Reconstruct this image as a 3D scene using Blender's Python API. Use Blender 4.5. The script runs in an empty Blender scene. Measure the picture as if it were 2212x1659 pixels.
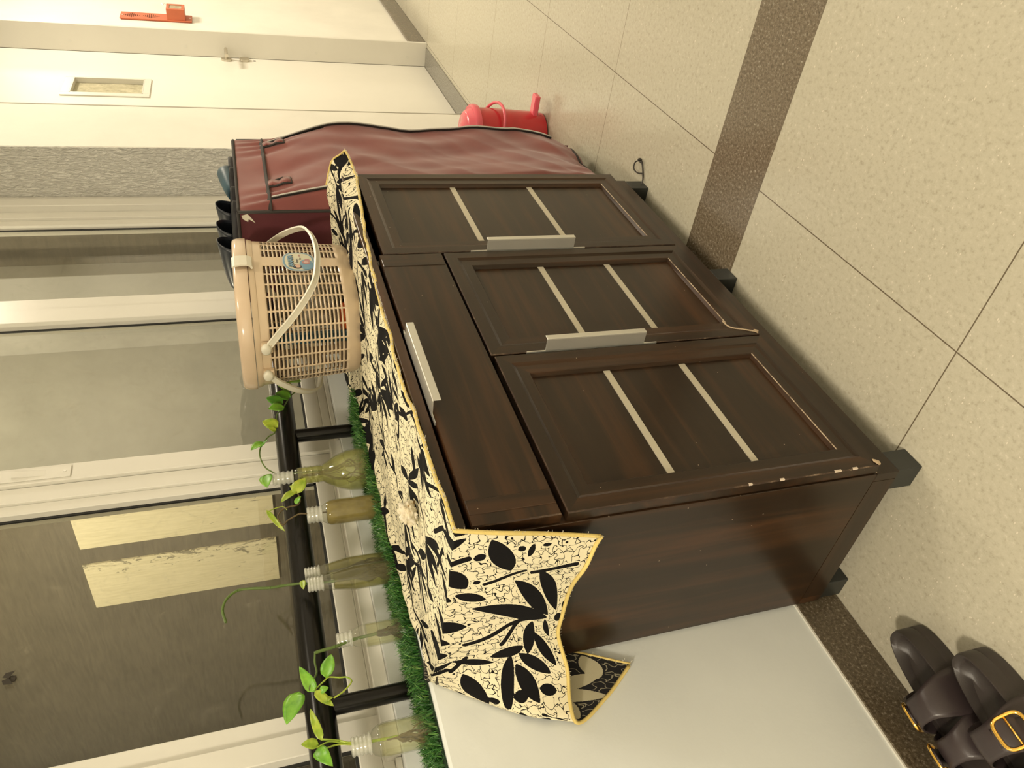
import bpy, math, random
import numpy as np
from mathutils import Vector, Matrix, noise
random.seed(7); rng = np.random.default_rng(7)
PI = math.pi
C = bpy.context.scene.collection
scene = bpy.context.scene

# ------------------------------------------------------------------ camera
F_PX = 1635.7091
Rw = Matrix(((-0.29819279, -0.13294655, -0.94520171),
             (-0.62302445, 0.77732459, 0.08721818),
             (0.72313318, 0.61489161, -0.31462154)))   # rows: photo right, photo down, forward
cam_d = bpy.data.cameras.new('camera'); cam = bpy.data.objects.new('camera', cam_d); C.objects.link(cam)
cam_d.sensor_fit = 'HORIZONTAL'; cam_d.sensor_width = 36.0; cam_d.lens = F_PX / 2212 * 36.0
cam_d.clip_start = 0.02
M3 = Matrix((Rw[0], -Rw[1], -Rw[2])).transposed()
cam.matrix_world = Matrix.Translation((-0.64684937, -1.20307971, 1.07549775)) @ M3.to_4x4()
scene.camera = cam

# ------------------------------------------------------------------ world, lights, exposure
w = bpy.data.worlds.new('night'); scene.world = w; w.use_nodes = True
w.node_tree.nodes['Background'].inputs[0].default_value = (0.9, 0.85, 0.7, 1)
w.node_tree.nodes['Background'].inputs[1].default_value = 0.03
def area(name, loc, size, power, col, rot=(0, 0, 0), sy=None):
    d = bpy.data.lights.new(name, 'AREA'); d.energy = power; d.color = col; d.size = size
    if sy: d.shape = 'RECTANGLE'; d.size_y = sy
    o = bpy.data.objects.new(name, d); C.objects.link(o); o.location = loc; o.rotation_euler = rot
    return o
WARM = (1.0, 0.885, 0.70)
area('ceiling_lamp_near', (-1.9, -1.2, 2.66), 0.35, 86, WARM)
area('ceiling_lamp_middle', (1.1, -1.55, 2.66), 0.35, 19, WARM)
area('ceiling_lamp_far', (3.75, -1.2, 2.67), 0.4, 58, WARM)
sl = bpy.data.lights.new('added_shaft_fill', 'POINT'); sl.energy = 190; sl.color = (1.0, .90, .70); sl.shadow_soft_size = .12  # added fill light that brightens the shaft walls, not a known fitting
slo = bpy.data.objects.new('added_shaft_fill', sl); C.objects.link(slo); slo.location = (.75, 1.75, 3.0)
area('ceiling_lamp_end', (7.2, -1.3, 2.66), 0.4, 60, WARM)
scene.view_settings.view_transform = 'Standard'; scene.view_settings.look = 'None'
scene.view_settings.exposure = 0.0; scene.view_settings.gamma = 1.0
scene.view_settings.use_curve_mapping = False

# ------------------------------------------------------------------ helpers
def lin(c):
    return tuple(((x / 255) / 12.92 if x / 255 <= 0.04045 else ((x / 255 + 0.055) / 1.055) ** 2.4) for x in c)
class NT:
    def __init__(s, name):
        s.m = bpy.data.materials.new(name); s.m.use_nodes = True; s.t = s.m.node_tree
        s.n = s.t.nodes; s.l = s.t.links; s.b = s.n['Principled BSDF']; s.out = s.n['Material Output']
    def add(s, typ, **kw):
        n = s.n.new(typ)
        for k, v in kw.items():
            if k.startswith('_'): setattr(n, k[1:], v)
            else: n.inputs[k.replace('__', ' ')].default_value = v
        return n
    def link(s, a, b): s.l.new(a, b)
    def coord(s, which='Object', scale=(1, 1, 1), loc=(0, 0, 0), rot=(0, 0, 0)):
        tc = s.n.new('ShaderNodeTexCoord'); mp = s.n.new('ShaderNodeMapping')
        mp.inputs['Scale'].default_value = scale; mp.inputs['Location'].default_value = loc; mp.inputs['Rotation'].default_value = rot
        s.link(tc.outputs[which], mp.inputs[0]); return mp.outputs[0]
    def noise(s, vec, scale, detail=4, rough=.55, dist=0):
        n = s.n.new('ShaderNodeTexNoise'); n.inputs['Scale'].default_value = scale; n.inputs['Detail'].default_value = detail
        n.inputs['Roughness'].default_value = rough; n.inputs['Distortion'].default_value = dist; s.link(vec, n.inputs['Vector']); return n.outputs['Fac']
    def ramp(s, fac, stops):
        r = s.n.new('ShaderNodeValToRGB'); e = r.color_ramp.elements
        while len(e) < len(stops): e.new(0.5)
        for k, (p, c) in enumerate(stops): e[k].position = p; e[k].color = (*c, 1) if len(c) == 3 else c
        s.link(fac, r.inputs[0]); return r.outputs[0]
    def math(s, op, a, b=None, clamp=False):
        n = s.n.new('ShaderNodeMath'); n.operation = op; n.use_clamp = clamp
        for i, v in ((0, a), (1, b)):
            if v is None: continue
            if isinstance(v, (int, float)): n.inputs[i].default_value = v
            else: s.link(v, n.inputs[i])
        return n.outputs[0]
    def mix(s, fac, a, b, typ='MIX'):
        n = s.n.new('ShaderNodeMix'); n.data_type = 'RGBA'; n.blend_type = typ
        for sock, v in ((n.inputs[0], fac), (n.inputs[6], a), (n.inputs[7], b)):
            if isinstance(v, (int, float)): sock.default_value = v
            elif isinstance(v, tuple): sock.default_value = (*v, 1)
            else: s.link(v, sock)
        return n.outputs[2]
    def bump(s, h, strength=.3, dist=.002):
        n = s.n.new('ShaderNodeBump'); n.inputs['Strength'].default_value = strength; n.inputs['Distance'].default_value = dist
        s.link(h, n.inputs['Height']); s.link(n.outputs[0], s.b.inputs['Normal'])
    def base(s, v):
        if isinstance(v, tuple): s.b.inputs['Base Color'].default_value = (*v, 1)
        else: s.link(v, s.b.inputs['Base Color'])
    def set(s, **kw):
        for k, v in kw.items(): s.b.inputs[k.replace('__', ' ')].default_value = v
def simple(name, col, rough=.5, metal=0, var=0.0, bump=0, bscale=200, spec=.5, coat=0, subsurf=0):
    t = NT(name); c = col
    if var:
        f = t.noise(t.coord(), 14, 5)
        c = t.ramp(f, [(.25, tuple(x * (1 - var) for x in col)), (.75, tuple(min(1, x * (1 + var)) for x in col))])
    t.base(c); t.set(Roughness=rough, Metallic=metal); t.b.inputs['Specular IOR Level'].default_value = spec
    t.b.inputs['Coat Weight'].default_value = coat
    if name.startswith('black_gloss'): t.b.inputs['Specular IOR Level'].default_value = .3
    if bump: t.bump(t.noise(t.coord(), bscale, 4), bump, .0015)
    return t.m

def obj(name, V, F, mats, parent=None, smooth=False, fm=None, base=(0, 0, 0), attrs=None, uv=None, autos=None):
    me = bpy.data.meshes.new(name)
    Vn = np.asarray(V, float).reshape(-1, 3)
    off = np.array(parent['_w'] if (parent is not None and '_w' in parent) else base, float)
    me.from_pydata((Vn - off).tolist(), [], [list(map(int, f)) for f in F]); me.update()
    if not isinstance(mats, (list, tuple)): mats = [mats]
    for m in mats: me.materials.append(m)
    if fm is not None: me.polygons.foreach_set('material_index', np.asarray(fm, np.int32))
    if smooth: me.polygons.foreach_set('use_smooth', np.ones(len(me.polygons), bool))
    if autos is not None:
        me.polygons.foreach_set('use_smooth', np.ones(len(me.polygons), bool)); me.set_sharp_from_angle(angle=math.radians(autos))
    if attrs:
        for k, a in attrs.items():
            at = me.attributes.new(k, 'FLOAT', 'POINT'); at.data.foreach_set('value', np.asarray(a, np.float32))
    if uv is not None:
        ul = me.uv_layers.new(name='UVMap'); li = np.zeros(len(me.loops), np.int32); me.loops.foreach_get('vertex_index', li)
        ul.data.foreach_set('uv', np.asarray(uv, np.float32)[li].ravel())
    me.validate()
    o = bpy.data.objects.new(name, me); C.objects.link(o)
    if parent is not None:
        o.parent = parent; o['_w'] = tuple(off)
    else: o.location = off
    return o
def root(name, label, cat, loc, group=None):
    o = bpy.data.objects.new(name, None); C.objects.link(o); o.location = loc; o['_w'] = tuple(loc); o.empty_display_size = .05
    o['label'] = label; o['category'] = cat
    if group: o['group'] = group
    return o
def tag(o, label, cat, group=None, kind=None):
    o['label'] = label; o['category'] = cat
    if group: o['group'] = group
    if kind: o['kind'] = kind
    return o
def struct(o): o['kind'] = 'structure'; return o

class G:   # geometry collector
    def __init__(s): s.V = []; s.F = []; s.M = []
    def add(s, V, F, m=0):
        o = len(s.V); s.V += [tuple(v) for v in V]; s.F += [tuple(i + o for i in f) for f in F]; s.M += [m] * len(F); return s
    def box(s, x0, x1, y0, y1, z0, z1, m=0, b=0):
        if b <= 0:
            V = [(x, y, z) for x in (x0, x1) for y in (y0, y1) for z in (z0, z1)]
            F = [(0, 1, 3, 2), (4, 6, 7, 5), (0, 4, 5, 1), (2, 3, 7, 6), (0, 2, 6, 4), (1, 5, 7, 3)]
            return s.add(V, F, m)
        # chamfered box
        V = []; idx = {}
        X = (x0, x1); Y = (y0, y1); Z = (z0, z1); sg = (-1, 1)
        for i in range(2):
            for j in range(2):
                for k in range(2):
                    px, py, pz = X[i], Y[j], Z[k]; ix, iy, iz = px - sg[i] * b, py - sg[j] * b, pz - sg[k] * b
                    for a, p in (('x', (px, iy, iz)), ('y', (ix, py, iz)), ('z', (ix, iy, pz))):
                        idx[(i, j, k, a)] = len(V); V.append(p)
        F = []
        for i in range(2): F.append([idx[(i, j, k, 'x')] for j, k in ((0, 0), (0, 1), (1, 1), (1, 0))][::(1 if i == 0 else -1)])
        for j in range(2): F.append([idx[(i, j, k, 'y')] for i, k in ((0, 0), (1, 0), (1, 1), (0, 1))][::(1 if j == 0 else -1)])
        for k in range(2): F.append([idx[(i, j, k, 'z')] for i, j in ((0, 0), (0, 1), (1, 1), (1, 0))][::(1 if k == 0 else -1)])
        for i in range(2):
            for j in range(2):
                f = [idx[(i, j, 0, 'x')], idx[(i, j, 0, 'y')], idx[(i, j, 1, 'y')], idx[(i, j, 1, 'x')]]; F.append(f if (i + j) % 2 == 0 else f[::-1])
        for i in range(2):
            for k in range(2):
                f = [idx[(i, 0, k, 'x')], idx[(i, 1, k, 'x')], idx[(i, 1, k, 'z')], idx[(i, 0, k, 'z')]]; F.append(f if (i + k) % 2 == 0 else f[::-1])
        for j in range(2):
            for k in range(2):
                f = [idx[(0, j, k, 'y')], idx[(0, j, k, 'z')], idx[(1, j, k, 'z')], idx[(1, j, k, 'y')]]; F.append(f if (j + k) % 2 == 0 else f[::-1])
        for i in range(2):
            for j in range(2):
                for k in range(2):
                    f = [idx[(i, j, k, a)] for a in 'xyz']; F.append(f if (i + j + k) % 2 == 1 else f[::-1])
        return s.add(V, F, m)
    def tube(s, pts, r, seg=10, m=0, closed=False, flat=1.0, cap=True):
        pts = [Vector(p) for p in pts]; n = len(pts); rs = r if isinstance(r, (list, tuple)) else [r] * n
        V = []; up = None
        for i, p in enumerate(pts):
            a = pts[i - 1] if (i > 0 or closed) else pts[i]; b_ = pts[(i + 1) % n] if (i < n - 1 or closed) else pts[i]
            t = (b_ - a).normalized()
            if up is None: up = t.orthogonal().normalized()
            up = (up - t * up.dot(t)).normalized(); sd = t.cross(up)
            for k in range(seg):
                an = 2 * PI * k / seg; V.append(p + up * math.cos(an) * rs[i] + sd * math.sin(an) * rs[i] * flat)
        F = []
        for i in range(n if closed else n - 1):
            for k in range(seg):
                a = i * seg + k; b_ = i * seg + (k + 1) % seg; c = ((i + 1) % n) * seg
                F.append((a, b_, c + (k + 1) % seg, c + k))
        if cap and not closed: F.append(tuple(range(seg))[::-1]); F.append(tuple((n - 1) * seg + k for k in range(seg)))
        return s.add(V, F, m)
    def lathe(s, prof, c=(0, 0, 0), seg=32, m=0, sx=1, sy=1, cap0=False, cap1=False):
        V = [(c[0] + r * math.cos(2 * PI * k / seg) * sx, c[1] + r * math.sin(2 * PI * k / seg) * sy, c[2] + z) for r, z in prof for k in range(seg)]
        F = [(i * seg + k, i * seg + (k + 1) % seg, (i + 1) * seg + (k + 1) % seg, (i + 1) * seg + k) for i in range(len(prof) - 1) for k in range(seg)]
        if cap0: F.append(tuple(range(seg))[::-1])
        if cap1: F.append(tuple((len(prof) - 1) * seg + k for k in range(seg)))
        return s.add(V, F, m)
    def prism(s, poly, ax, a, b, m=0):   # polygon in the two other axes, extruded along ax
        def P(u, v, w):
            return {0: (w, u, v), 1: (u, w, v), 2: (u, v, w)}[ax]
        n = len(poly); V = [P(u, v, a) for u, v in poly] + [P(u, v, b) for u, v in poly]
        F = [tuple(range(n))[::-1], tuple(range(n, 2 * n))] + [(i, (i + 1) % n, n + (i + 1) % n, n + i) for i in range(n)]
        return s.add(V, F, m)
    def obj(s, name, mats, parent=None, **kw):
        o = obj(name, s.V, s.F, mats, parent, fm=s.M, **kw)
        me = o.data
        import bmesh
        bm = bmesh.new(); bm.from_mesh(me); bmesh.ops.recalc_face_normals(bm, faces=bm.faces); bm.to_mesh(me); bm.free()
        if kw.get('autos') is not None: me.set_sharp_from_angle(angle=math.radians(kw['autos']))
        return o
def smoothpts(P, n=6):
    P = [Vector(p) for p in P]; out = []
    for i in range(len(P) - 1):
        p0 = P[i - 1] if i else P[0] * 2 - P[1]; p1 = P[i]; p2 = P[i + 1]; p3 = P[i + 2] if i + 2 < len(P) else p2 * 2 - p1
        for k in range(n):
            t = k / n; out.append(.5 * ((2 * p1) + (p2 - p0) * t + (2 * p0 - 5 * p1 + 4 * p2 - p3) * t * t + (3 * p1 - p0 - 3 * p2 + p3) * t ** 3))
    out.append(P[-1]); return out
def grid(nu, nv):
    return [(i * nv + j, (i + 1) * nv + j, (i + 1) * nv + j + 1, i * nv + j + 1) for i in range(nu - 1) for j in range(nv - 1)]

# ------------------------------------------------------------------ materials
def m_paint(name, col, rough=.55, amt=.05, bump=.15):
    t = NT(name); v = t.coord()
    t.base(t.ramp(t.noise(v, 3, 6, .6), [(.3, tuple(c * (1 - amt) for c in col)), (.7, tuple(min(1, c * (1 + amt)) for c in col))]))
    t.set(Roughness=rough); t.bump(t.noise(v, 90, 3), bump, .002); return t.m
M_wall = m_paint('cream_wall_paint', (.80, .78, .71))
M_parapet = m_paint('parapet_enamel_paint', (.68, .705, .69), .38, .05, .1)
M_ceil = m_paint('ceiling_paint', (.82, .80, .74))
def m_stucco():
    t = NT('roller_stucco'); v = t.coord('Object', (1, 1, .35)); v2 = t.coord()
    n = t.noise(v, 120, 5, .6, 1.2); t.base(t.ramp(n, [(.35, (.70, .69, .64)), (.6, (.88, .87, .81))]))
    t.set(Roughness=.7); t.bump(n, 1.0, .012); return t.m
M_stucco = m_stucco()
def m_floor():
    t = NT('terrazzo_floor_tiles'); v = t.coord()
    big = t.noise(v, 2.2, 4, .5); sp = t.noise(v, 95, 5, .68)
    base = t.ramp(sp, [(.30, (.345, .315, .235)), (.46, (.455, .425, .335)), (.60, (.485, .455, .362)), (.74, (.62, .59, .49))])
    base = t.mix(t.math('MULTIPLY', big, .35), base, (.41, .38, .285))
    ch = t.n.new('ShaderNodeTexVoronoi'); ch.inputs['Scale'].default_value = 130; t.link(t.coord('Object', (1, .55, 1), rot=(0, 0, .6)), ch.inputs['Vector'])
    chip = t.math('LESS_THAN', ch.outputs['Distance'], .16); gate = t.math('GREATER_THAN', t.noise(v, 26, 2), .56)
    base = t.mix(t.math('MULTIPLY', t.math('MULTIPLY', chip, gate), .45), base, (.80, .74, .62))
    # dark granite band with pale flecks
    dn = t.noise(v, 150, 5, .75)
    dark = t.ramp(dn, [(.30, (.055, .040, .024)), (.52, (.155, .122, .082)), (.60, (.20, .165, .12)), (.66, (.34, .30, .235)), (.76, (.66, .61, .52))])
    sx = t.n.new('ShaderNodeSeparateXYZ'); t.link(v, sx.inputs[0]); x, y = sx.outputs[0], sx.outputs[1]
    band = t.math('MULTIPLY', t.math('GREATER_THAN', x, .6608), t.math('LESS_THAN', x, .8603))
    col = t.mix(band, base, dark)
    # grout: lines along y every 0.6 m measured from the band, lines along x every 0.6 m
    def lines(c, o, p, half):
        d = t.math('PINGPONG', t.math('ADD', c, -o), p / 2)
        return t.math('LESS_THAN', d, half)
    g1 = t.math('MULTIPLY', lines(x, .0608 - 60, .6, .0012), t.math('LESS_THAN', x, .67))
    g2 = t.math('MULTIPLY', lines(x, .8603 - 60, .6, .0009), t.math('GREATER_THAN', x, .85))
    g3 = lines(y, -.5822 - 60, .6, .0012)
    gr = t.math('MAXIMUM', t.math('MAXIMUM', g1, g2), g3)
    col = t.mix(gr, col, (.13, .105, .07)); t.base(col)
    rg = t.ramp(t.noise(v, 7, 4), [(.3, (.17,) * 3), (.7, (.27,) * 3)]); t.link(rg, t.b.inputs['Roughness'])
    t.bump(t.math('MULTIPLY', gr, -1), .5, .001); return t.m
M_floor = m_floor()
def m_granite(name, a, b, c, sc=160):
    t = NT(name); v = t.coord(); n = t.noise(v, sc, 5, .72)
    t.base(t.ramp(n, [(.32, a), (.55, b), (.74, c)])); t.set(Roughness=.22); return t.m
M_skirt = m_granite('dark_brown_granite', (.045, .033, .02), (.115, .090, .058), (.36, .32, .25))
M_thresh = m_granite('grey_granite', (.10, .09, .07), (.20, .19, .16), (.42, .40, .36))
def m_wood(name, axis=0, a=(.0105, .0064, .0036), b=(.0215, .0115, .0056), c=(.082, .034, .013), rough=.30):
    t = NT(name); sc = [38, 38, 38]; sc[axis] = 2.2
    v = t.coord('Object', tuple(sc)); v2 = t.coord('Object', tuple(x * .22 for x in sc))
    n = t.noise(v, 1.0, 6, .6, .5); n2 = t.noise(v2, 1.0, 3, .5)
    f = t.math('ADD', t.math('MULTIPLY', n, .5), t.math('MULTIPLY', n2, .5))
    col = t.ramp(f, [(.28, a), (.50, b), (.76, c)])
    sp = t.n.new('ShaderNodeTexVoronoi'); sp.inputs['Scale'].default_value = 42; t.link(t.coord(), sp.inputs['Vector'])
    dot = t.math('MULTIPLY', t.math('LESS_THAN', sp.outputs['Distance'], .045), t.math('GREATER_THAN', t.noise(t.coord(), 11, 2), .54))
    col = t.mix(t.math('MULTIPLY', dot, .75), col, (.42, .34, .25))
    t.base(col); t.set(Roughness=rough); t.b.inputs['Coat Weight'].default_value = .06; t.b.inputs['Coat Roughness'].default_value = .2; t.b.inputs['Specular IOR Level'].default_value = .38
    t.bump(n, .05, .001); return t.m
M_wx = m_wood('dark_walnut_grain_along', 0)
M_wz = m_wood('dark_walnut_grain_up', 2)
M_wy = m_wood('dark_walnut_grain_deep', 1)
M_line = None
def m_worn_line():
    t = NT('bare_worn_line'); n = t.noise(t.coord(), 60, 6, .7)
    t.base(t.ramp(n, [(.38, (.10, .062, .036)), (.50, (.34, .26, .175)), (.68, (.52, .43, .31))])); t.set(Roughness=.6); return t.m
M_line = m_worn_line()
def m_worn():
    t = NT('worn_veneer_edge'); n = t.noise(t.coord('Object', (1, 1, 1)), 34, 6, .7)
    t.base(t.ramp(n, [(.46, (.026, .012, .006)), (.60, (.07, .042, .024)), (.72, (.32, .24, .16))])); t.set(Roughness=.55); return t.m
M_worn = m_worn()
M_chip = simple('bare_chipboard', (.46, .35, .23), .85, var=.25, bump=.5, bscale=300)
M_footm = simple('black_plastic_foot', (.020, .022, .020), .42, var=.2)
M_inlay = simple('silver_inlay', (.56, .52, .42), .38, metal=.35)
M_alu = simple('satin_aluminium', (.66, .65, .60), .36, metal=.75, var=.03)
M_white = m_paint('white_aluminium_coating', (.70, .685, .62), .32, .04, .03)
M_gasket = simple('black_rubber_gasket', (.012, .012, .011), .5)
M_pipe = simple('black_gloss_pipe_paint', (.0055, .0050, .0045), .22, bump=.1, bscale=40)
M_black = simple('black_trim_tape', (.022, .018, .015), .75, bump=.3, bscale=600)
M_zip = simple('grey_zip_teeth', (.50, .47, .42), .5)
def two_sided_ior(t, fr, ior):   # the same reflectance on the entry and the exit face of a thin sheet
    ge = t.n.new('ShaderNodeNewGeometry'); t.link(t.math('ADD', t.math('MULTIPLY', ge.outputs['Backfacing'], 1 / ior - ior), ior), fr.inputs[0])
def m_thin_glass(name, tint=(.93, .93, .88), rough=.0, body=0.0, bodycol=(.5, .5, .4)):
    t = NT(name); n = t.n
    tr = n.new('ShaderNodeBsdfTransparent'); tr.inputs[0].default_value = (*tint, 1)
    gl = n.new('ShaderNodeBsdfGlossy'); gl.inputs['Roughness'].default_value = rough
    fr = n.new('ShaderNodeFresnel'); two_sided_ior(t, fr, 1.5)
    mx = n.new('ShaderNodeMixShader'); t.link(fr.outputs[0], mx.inputs[0]); t.link(tr.outputs[0], mx.inputs[1]); t.link(gl.outputs[0], mx.inputs[2])
    last = mx
    if body:
        df = n.new('ShaderNodeBsdfDiffuse'); df.inputs[0].default_value = (*bodycol, 1)
        m2 = n.new('ShaderNodeMixShader')
        fac = t.ramp(t.noise(t.coord(), 30, 5, .7), [(.35, (body * .6,) * 3), (.7, (body,) * 3)])
        t.link(fac, m2.inputs[0]); t.link(mx.outputs[0], m2.inputs[1]); t.link(df.outputs[0], m2.inputs[2]); last = m2
    t.link(last.outputs[0], t.out.inputs[0]); return t.m
def m_window():
    t = NT('dusty_window_glass'); n = t.n
    tr = n.new('ShaderNodeBsdfTransparent'); tr.inputs[0].default_value = (.95, .94, .88, 1)
    gl = n.new('ShaderNodeBsdfGlossy'); gl.inputs['Roughness'].default_value = .015
    fr = n.new('ShaderNodeFresnel'); two_sided_ior(t, fr, 1.45)
    mx = n.new('ShaderNodeMixShader'); t.link(fr.outputs[0], mx.inputs[0]); t.link(tr.outputs[0], mx.inputs[1]); t.link(gl.outputs[0], mx.inputs[2])
    df = n.new('ShaderNodeBsdfDiffuse'); df.inputs[0].default_value = (.50, .46, .36, 1)
    wv = t.noise(t.coord('Object', (1, 1, 1)), 16, 8, .72, 2.0)
    fac = t.ramp(wv, [(.42, (.03,) * 3), (.60, (.05,) * 3), (.74, (.20,) * 3)])
    m2 = n.new('ShaderNodeMixShader'); t.link(fac, m2.inputs[0]); t.link(mx.outputs[0], m2.inputs[1]); t.link(df.outputs[0], m2.inputs[2])
    t.link(m2.outputs[0], t.out.inputs[0]); return t.m
M_glass = m_window()
# ------------------------------------------------------------------ setting
X0, X1, YR, ZC = -3.2, 9.2, -2.35, 2.7
struct(G().box(X0 - .1, X1 + .1, YR - .1, .34, -.06, 0).obj('floor', M_floor))
struct(G().box(X0 - .1, X1 + .1, YR - .1, .34, ZC, ZC + .08).obj('ceiling', M_ceil))
struct(G().box(X0 - .1, X1 + .1, YR - .1, YR, 0, ZC).obj('wall_right', M_wall))
struct(G().box(X0 - .1, X0, YR, .34, 0, ZC).obj('wall_rear', M_wall))
struct(G().box(X1, X1 + .1, YR, .34, 0, ZC).obj('wall_far', M_wall))
# low parapet below the windows with its ledge (front edge eased, raised sill step behind)
g = G(); g.prism([(0, .0), (0, .843), (.004, .848), (.142, .848), (.142, .893), (.34, .893), (.34, 0)], 0, X0, 2.283)
pp = struct(g.obj('wall_parapet', M_parapet))
struct(G().box(X0, 2.283, .0, .34, 2.36, ZC).obj('wall_lintel', M_wall))
# wall beyond the windows: return of the opening in stucco, cream wall, door recess, wall again
struct(G().box(2.279, 2.285, .001, .34, .85, 2.36).obj('wall_return', M_stucco))
g = G(); g.box(2.285, 2.70, .0, .34, 0, ZC); g.box(2.70, 3.872, .0, .34, 2.25, ZC); g.box(2.70, 3.872, .19, .34, 0, 2.25); g.box(3.872, X1, .03, .34, 0, ZC)
struct(g.obj('wall_left', M_wall))
struct(G().box(X0, 2.70, -.006, .0, 0, .1, b=.0015).obj('baseboard_parapet', M_skirt))
struct(G().box(3.874, X1, .016, .03, 0, .1, b=.002).obj('baseboard_left', M_skirt))
struct(G().box(X0, X1, YR, YR + .012, 0, .1).obj('baseboard_right', M_skirt))
struct(G().box(2.70, 3.87, .036, .19, .0, .006).obj('trim_1', M_thresh))
# thin pale metal bead where parapet meets skirting
struct(G().box(X0, 2.2, -.0035, .0, .1, .1035).obj('trim_2', M_white))

# windows: three visible shutters in one wall of frames
GY = .222
def pane(n, xa, xb, zb=.965, zt=2.28):
    r = bpy.data.objects.new(n, None); C.objects.link(r); r.location = (xa, GY, zb); r['_w'] = (xa, GY, zb); struct(r)
    G().box(xa, xb, GY - .002, GY + .002, zb, zt).obj('glass', M_glass, r)
    q = G()
    for a, b_, c, d in ((xa, xa + .006, zb, zt), (xb - .006, xb, zb, zt), (xa, xb, zb, zb + .006), (xa, xb, zt - .006, zt)): q.box(a, b_, GY - .006, GY - .002, c, d)
    q.obj('gasket', M_gasket, r)
    return r
def stile(r, xa, xb, y0, y1, zb=.9, zt=2.32, name='stile'):
    q = G(); q.box(xa, xb, y0, y1, zb, zt, b=.0015)
    return q.obj(name, M_white, r)
w1 = pane('window_1', .113, .712); w2 = pane('window_2', .843, 1.462); w3 = pane('window_3', 1.60, 2.078); w4 = pane('window_4', -.62, .028)
w5 = pane('window_5', -1.45, -.70); w6 = pane('window_6', -2.2, -1.5)
# stepped stiles: each has a raised outer strip and a lower inner strip next to the glass
def mull(r, a, m_, b_, y=.19):
    q = G(); q.box(a, m_, y, y + .045, .897, 2.32, b=.0015); q.box(m_, b_, y + .010, y + .045, .897, 2.32, b=.0012); return q.obj('stile', M_white, r)
mull(w1, .028, .072, .113); 
q = G(); q.box(.712, .742, .200, .24, .897, 2.32, b=.001); q.box(.742, .788, .192, .24, .897, 2.32, b=.0015); q.obj('stile', M_white, w1)
q = G(); q.box(.789, .843, .182, .24, .897, 2.32, b=.0015); q.obj('stile', M_white, w2)
mull(w2, 1.462, 1.53, 1.60)
q = G(); q.box(2.078, 2.115, .200, .24, .897, 2.32, b=.0012); q.box(2.115, 2.16, .190, .24, .897, 2.32, b=.0012); q.box(2.16, 2.215, .165, .24, .893, 2.34, b=.002); q.box(2.215, 2.28, .19, .24, .893, 2.34, b=.002)
q.obj('stile', M_white, w3)
mull(w4, -.70, -.66, -.62)
for r_, a, b_ in ((w1, .113, .712), (w2, .843, 1.462), (w3, 1.60, 2.078), (w4, -.62, .028), (w5, -1.45, -.70), (w6, -2.2, -1.5)):
    q = G(); q.box(a, b_, .196, .235, .926, .965, b=.0012); q.box(a, b_, .190, .235, .905, .926, b=.0012); q.obj('bottom_rail', M_white, r_)
    G().box(a, b_, .196, .235, 2.28, 2.34, b=.0012).obj('top_rail', M_white, r_)
mull(w5, -1.5, -1.47, -1.45); 
G().box(X0, 2.28, .24, .262, 2.34, 2.36).obj('trim_3', M_white)['kind'] = 'structure'
G().box(X0, -2.2, .2, .24, .893, 2.36).obj('trim_4', M_white)['kind'] = 'structure'
# sill track the shutters run in: deeper box under the left leaf
q = G(); q.box(-.02, .80, .160, .24, .893, .922, b=.002); q.box(.80, 2.26, .178, .24, .893, .905, b=.002); q.box(X0, -.02, .178, .24, .893, .905, b=.002)
struct(q.obj('trim_5', M_white))
G().lathe([(0, 0), (.008, 0), (.008, .0008), (0, .0008)], (0, 0, 0), 18).obj('fixing_cap', M_white, w3)
fc = [o for o in C.objects if o.name.startswith('fixing_cap')][-1]
for v in fc.data.vertices: v.co += Vector(w3['_w'])
fc.rotation_euler = (PI / 2, 0, 0); fc.location = Vector((2.187, .1648, 1.52)) - Vector(w3['_w'])
# latch on the sliding stile
lt = root('window_latch', 'white recessed sliding latch plate screwed to the middle window stile', 'latch', (.83, .182, 1.5))
q = G(); q.box(.797, .834, .1785, .182, 1.51, 1.70, b=.001); q.obj('plate', M_white, lt)
q = G(); q.prism([(1.56, .1785), (1.63, .1785), (1.63, .173), (1.60, .1765)], 0, .806, .824); 
V = [(y_, z_) for z_, y_ in [(1.56, .1786), (1.63, .1786), (1.63, .1735)]]
q = G(); q.prism(V, 0, .806, .824); q.obj('toggle', M_white, lt)
for z_ in (1.523, 1.687): G().lathe([(0, .0), (.0035, .0), (.0035, .001), (0, .001)], (0, 0, 0), 12).obj('screw', M_alu, lt)
for ch, z_ in zip([c for c in C.objects if c.name.startswith('screw')], (1.523, 1.687)):
    ch.rotation_euler = (PI / 2, 0, 0)
    for v in ch.data.vertices: v.co += Vector(lt['_w'])
    ch.location = (-.0145, -.0035, z_ - 1.5)

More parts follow.
